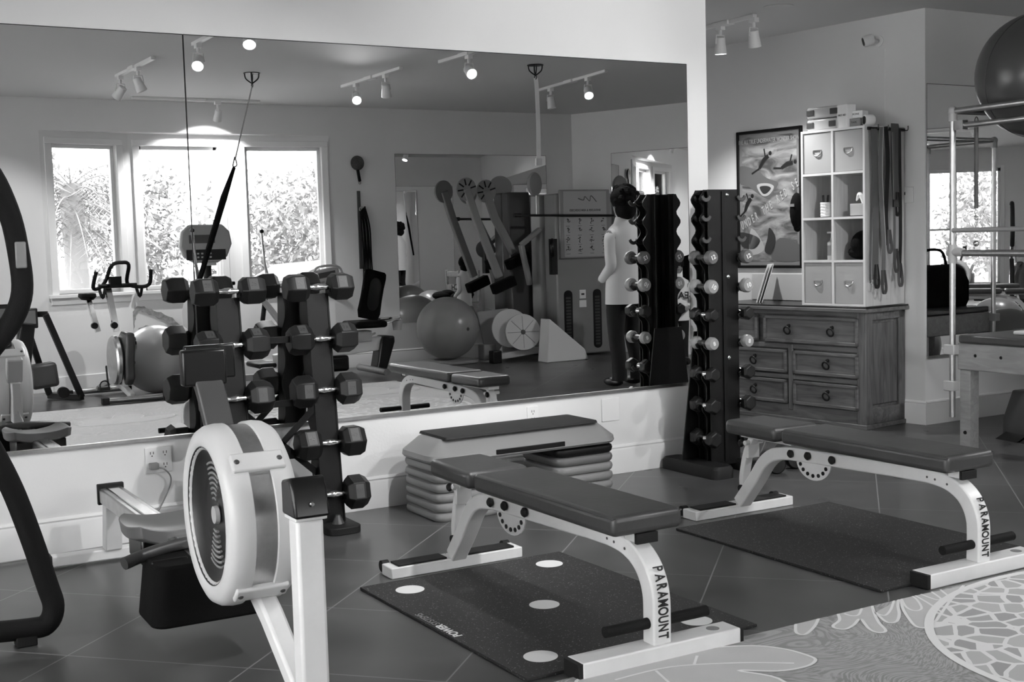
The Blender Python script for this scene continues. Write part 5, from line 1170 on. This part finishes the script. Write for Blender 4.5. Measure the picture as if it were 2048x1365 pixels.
# ------------------------------------------------------------------ people
def person(label, loc, az, h=1.78, text_=None, sitting=False):
    t = thing('person', label, 'person', loc, az); k = h/1.78
    me = bpy.data.meshes.new('body')
    if not sitting:
        J = [((0, 0, .98), .14), ((0, .01, 1.15), .13), ((0, .0, 1.34), .155), ((0, 0, 1.46), .08), ((0, -.0, 1.54), .056), ((0, -.015, 1.62), .078), ((0, -.02, 1.70), .09), ((0, -.01, 1.76), .055),
         ((.09, 0, .92), .095), ((.10, -.02, .50), .062), ((.11, .03, .09), .042), ((.13, -.12, .035), .035),
         ((-.09, 0, .92), .095), ((-.11, .0, .50), .062), ((-.12, .04, .09), .042), ((-.13, -.11, .035), .035),
         ((.17, 0, 1.39), .062), ((.195, .03, 1.12), .042), ((.17, -.13, .98), .032), ((.12, -.18, .96), .028),
         ((-.17, 0, 1.39), .062), ((-.195, .03, 1.12), .042), ((-.17, -.13, .98), .032), ((-.12, -.18, .96), .028)]
        E_ = [(0, 1), (1, 2), (2, 3), (3, 4), (4, 5), (5, 6), (6, 7), (0, 8), (8, 9), (9, 10), (10, 11), (0, 12), (12, 13), (13, 14), (14, 15), (2, 16), (16, 17), (17, 18), (18, 19), (2, 20), (20, 21), (21, 22), (22, 23)]
    vs = [V(p)*k for p, r in J]; rads = [r*k for p, r in J]
    for s, hand in ((1, 19), (-1, 23)):          # five fingers and a thumb side
        b0 = vs[hand]
        for f in range(5):
            d = V((-s*.03+.0, -.05, .0)) if f else V((-s*.045, .0, .01)); off = V((0, 0, .03-.015*f)) if f else V((0, .01, .03))
            i0 = len(vs); vs.append(b0+off*.6+d*.5); rads.append(.009); vs.append(b0+off*.8+d*(1.2-.1*abs(f-2))+V((0, .01, -.005))); rads.append(.008)
            E_ += [(hand, i0), (i0, i0+1)]
    me.from_pydata(vs, E_, []); o = bpy.data.objects.new('body', me); COL.objects.link(o)
    sk = o.modifiers.new('skin', 'SKIN'); sk.use_smooth_shade = True
    for i, r_ in enumerate(rads): me.skin_vertices[0].data[i].radius = (r_, r_*(.72 if i in (0, 1, 2) else 1))
    me.skin_vertices[0].data[0].use_root = True
    ss = o.modifiers.new('sub', 'SUBSURF'); ss.levels = 2; ss.render_levels = 2
    bpy.context.view_layer.update()
    em = bpy.data.meshes.new_from_object(o.evaluated_get(bpy.context.evaluated_depsgraph_get())); bpy.data.objects.remove(o)
    em.name = 'body'; em.materials.clear(); em.materials.append(skin_m); body = bpy.data.objects.new('body', em); COL.objects.link(body); body.parent = t
    # nose, ears, mouth and eyes as small children
    MB().sph((0, -.105*k, 1.655*k), .014*k, 10, (.8, 1.2, 1.4)).build('nose', skin_m, t)
    for s in (-1, 1):
        MB().sph((s*.086*k, -.01, 1.665*k), .022*k, 10, (.35, .7, 1.3)).build('ear', skin_m, t); MB().sph((s*.032*k, -.098*k, 1.685*k), .009*k, 10).build('eye', ink_m, t)
    MB().sph((0, -.093*k, 1.615*k), .02*k, 10, (1.2, .4, .3)).build('mouth', dgray_m, t)
    hb = MB(); rg = random.Random(4); hb.sph((0, .02*k, 1.725*k), .125*k, 24, (1.0, 1.0, 1.0)); hb.sph((0, .04*k, 1.62*k), .10*k, 20)
    for _ in range(60):
        a = rg.uniform(0, 2*pi); e = rg.uniform(-.35, 1.3); p = V((cos(a)*cos(e), sin(a)*cos(e), sin(e)))
        if p.y < -.45 and p.z < .35: continue
        hb.sph(V((0, .025, 1.72))*k+p*.112*k, rg.uniform(.022, .038)*k, 8)
    hb.build('hair', hair_m, t)
    def ell(cx, cy_, z, a, b_, n=24): return [V((cx+a*cos(2*pi*i/n), cy_+b_*sin(2*pi*i/n), z))*k for i in range(n)]
    s_ = MB(); s_.rings([ell(0, 0, .76, .20, .15), ell(0, .0, .90, .197, .145), ell(0, .005, 1.10, .18, .135), ell(0, .01, 1.28, .192, .135), ell(0, .005, 1.38, .19, .125), ell(0, 0, 1.45, .155, .10), ell(0, 0, 1.495, .09, .08), ell(0, 0, 1.55, .070, .068)])
    for s in (-1, 1):
        A = [V((s*.12, 0, 1.40))*k, V((s*.165, .005, 1.36))*k, V((s*.19, .02, 1.22))*k, V((s*.197, .03, 1.11))*k, V((s*.185, -.04, 1.04))*k, V((s*.165, -.12, .985))*k]
        s_.tube(A, [.062*k, .062*k, .054*k, .050*k, .046*k, .038*k], 14)
    so = s_.build('shirt', shirt_m, t, ang=70)
    pn = MB(); pn.rings([ell(0, 0, .98, .165, .12), ell(0, .0, .90, .172, .125), ell(0, .0, .82, .17, .12)])
    for s in (-1, 1): pn.tube([V((s*.085, 0, .90))*k, V((s*.10, -.01, .70))*k, V((s*.105, -.01, .48))*k, V((s*.115, .03, .25))*k, V((s*.12, .035, .06))*k], [.10*k, .092*k, .074*k, .068*k, .07*k], 16)
    pn.build('trousers', pants_m, t, ang=70)
    for s in (-1, 1): MB().sph((s*.125*k, -.04*k, .045), .05, 14, (.9, 2.4, .85)).build('shoe', blackg_m, t)
    if text_: text(text_, .10, ink_m, so, frame((0, -.142*k, 1.18*k), (1, 0, 0), (0, 0, 1)), name='shirt_lettering', bold=.002)
    return t
person('dark-haired person in a white shirt and black trousers, back turned in the mirror', (6.56, 2.38, 0), 10, 1.755)
person('person in a white lettered shirt, half hidden behind the reflected dumbbell tower', (8.0, 1.3, 0), 180-22, 1.10, 'BEACH')
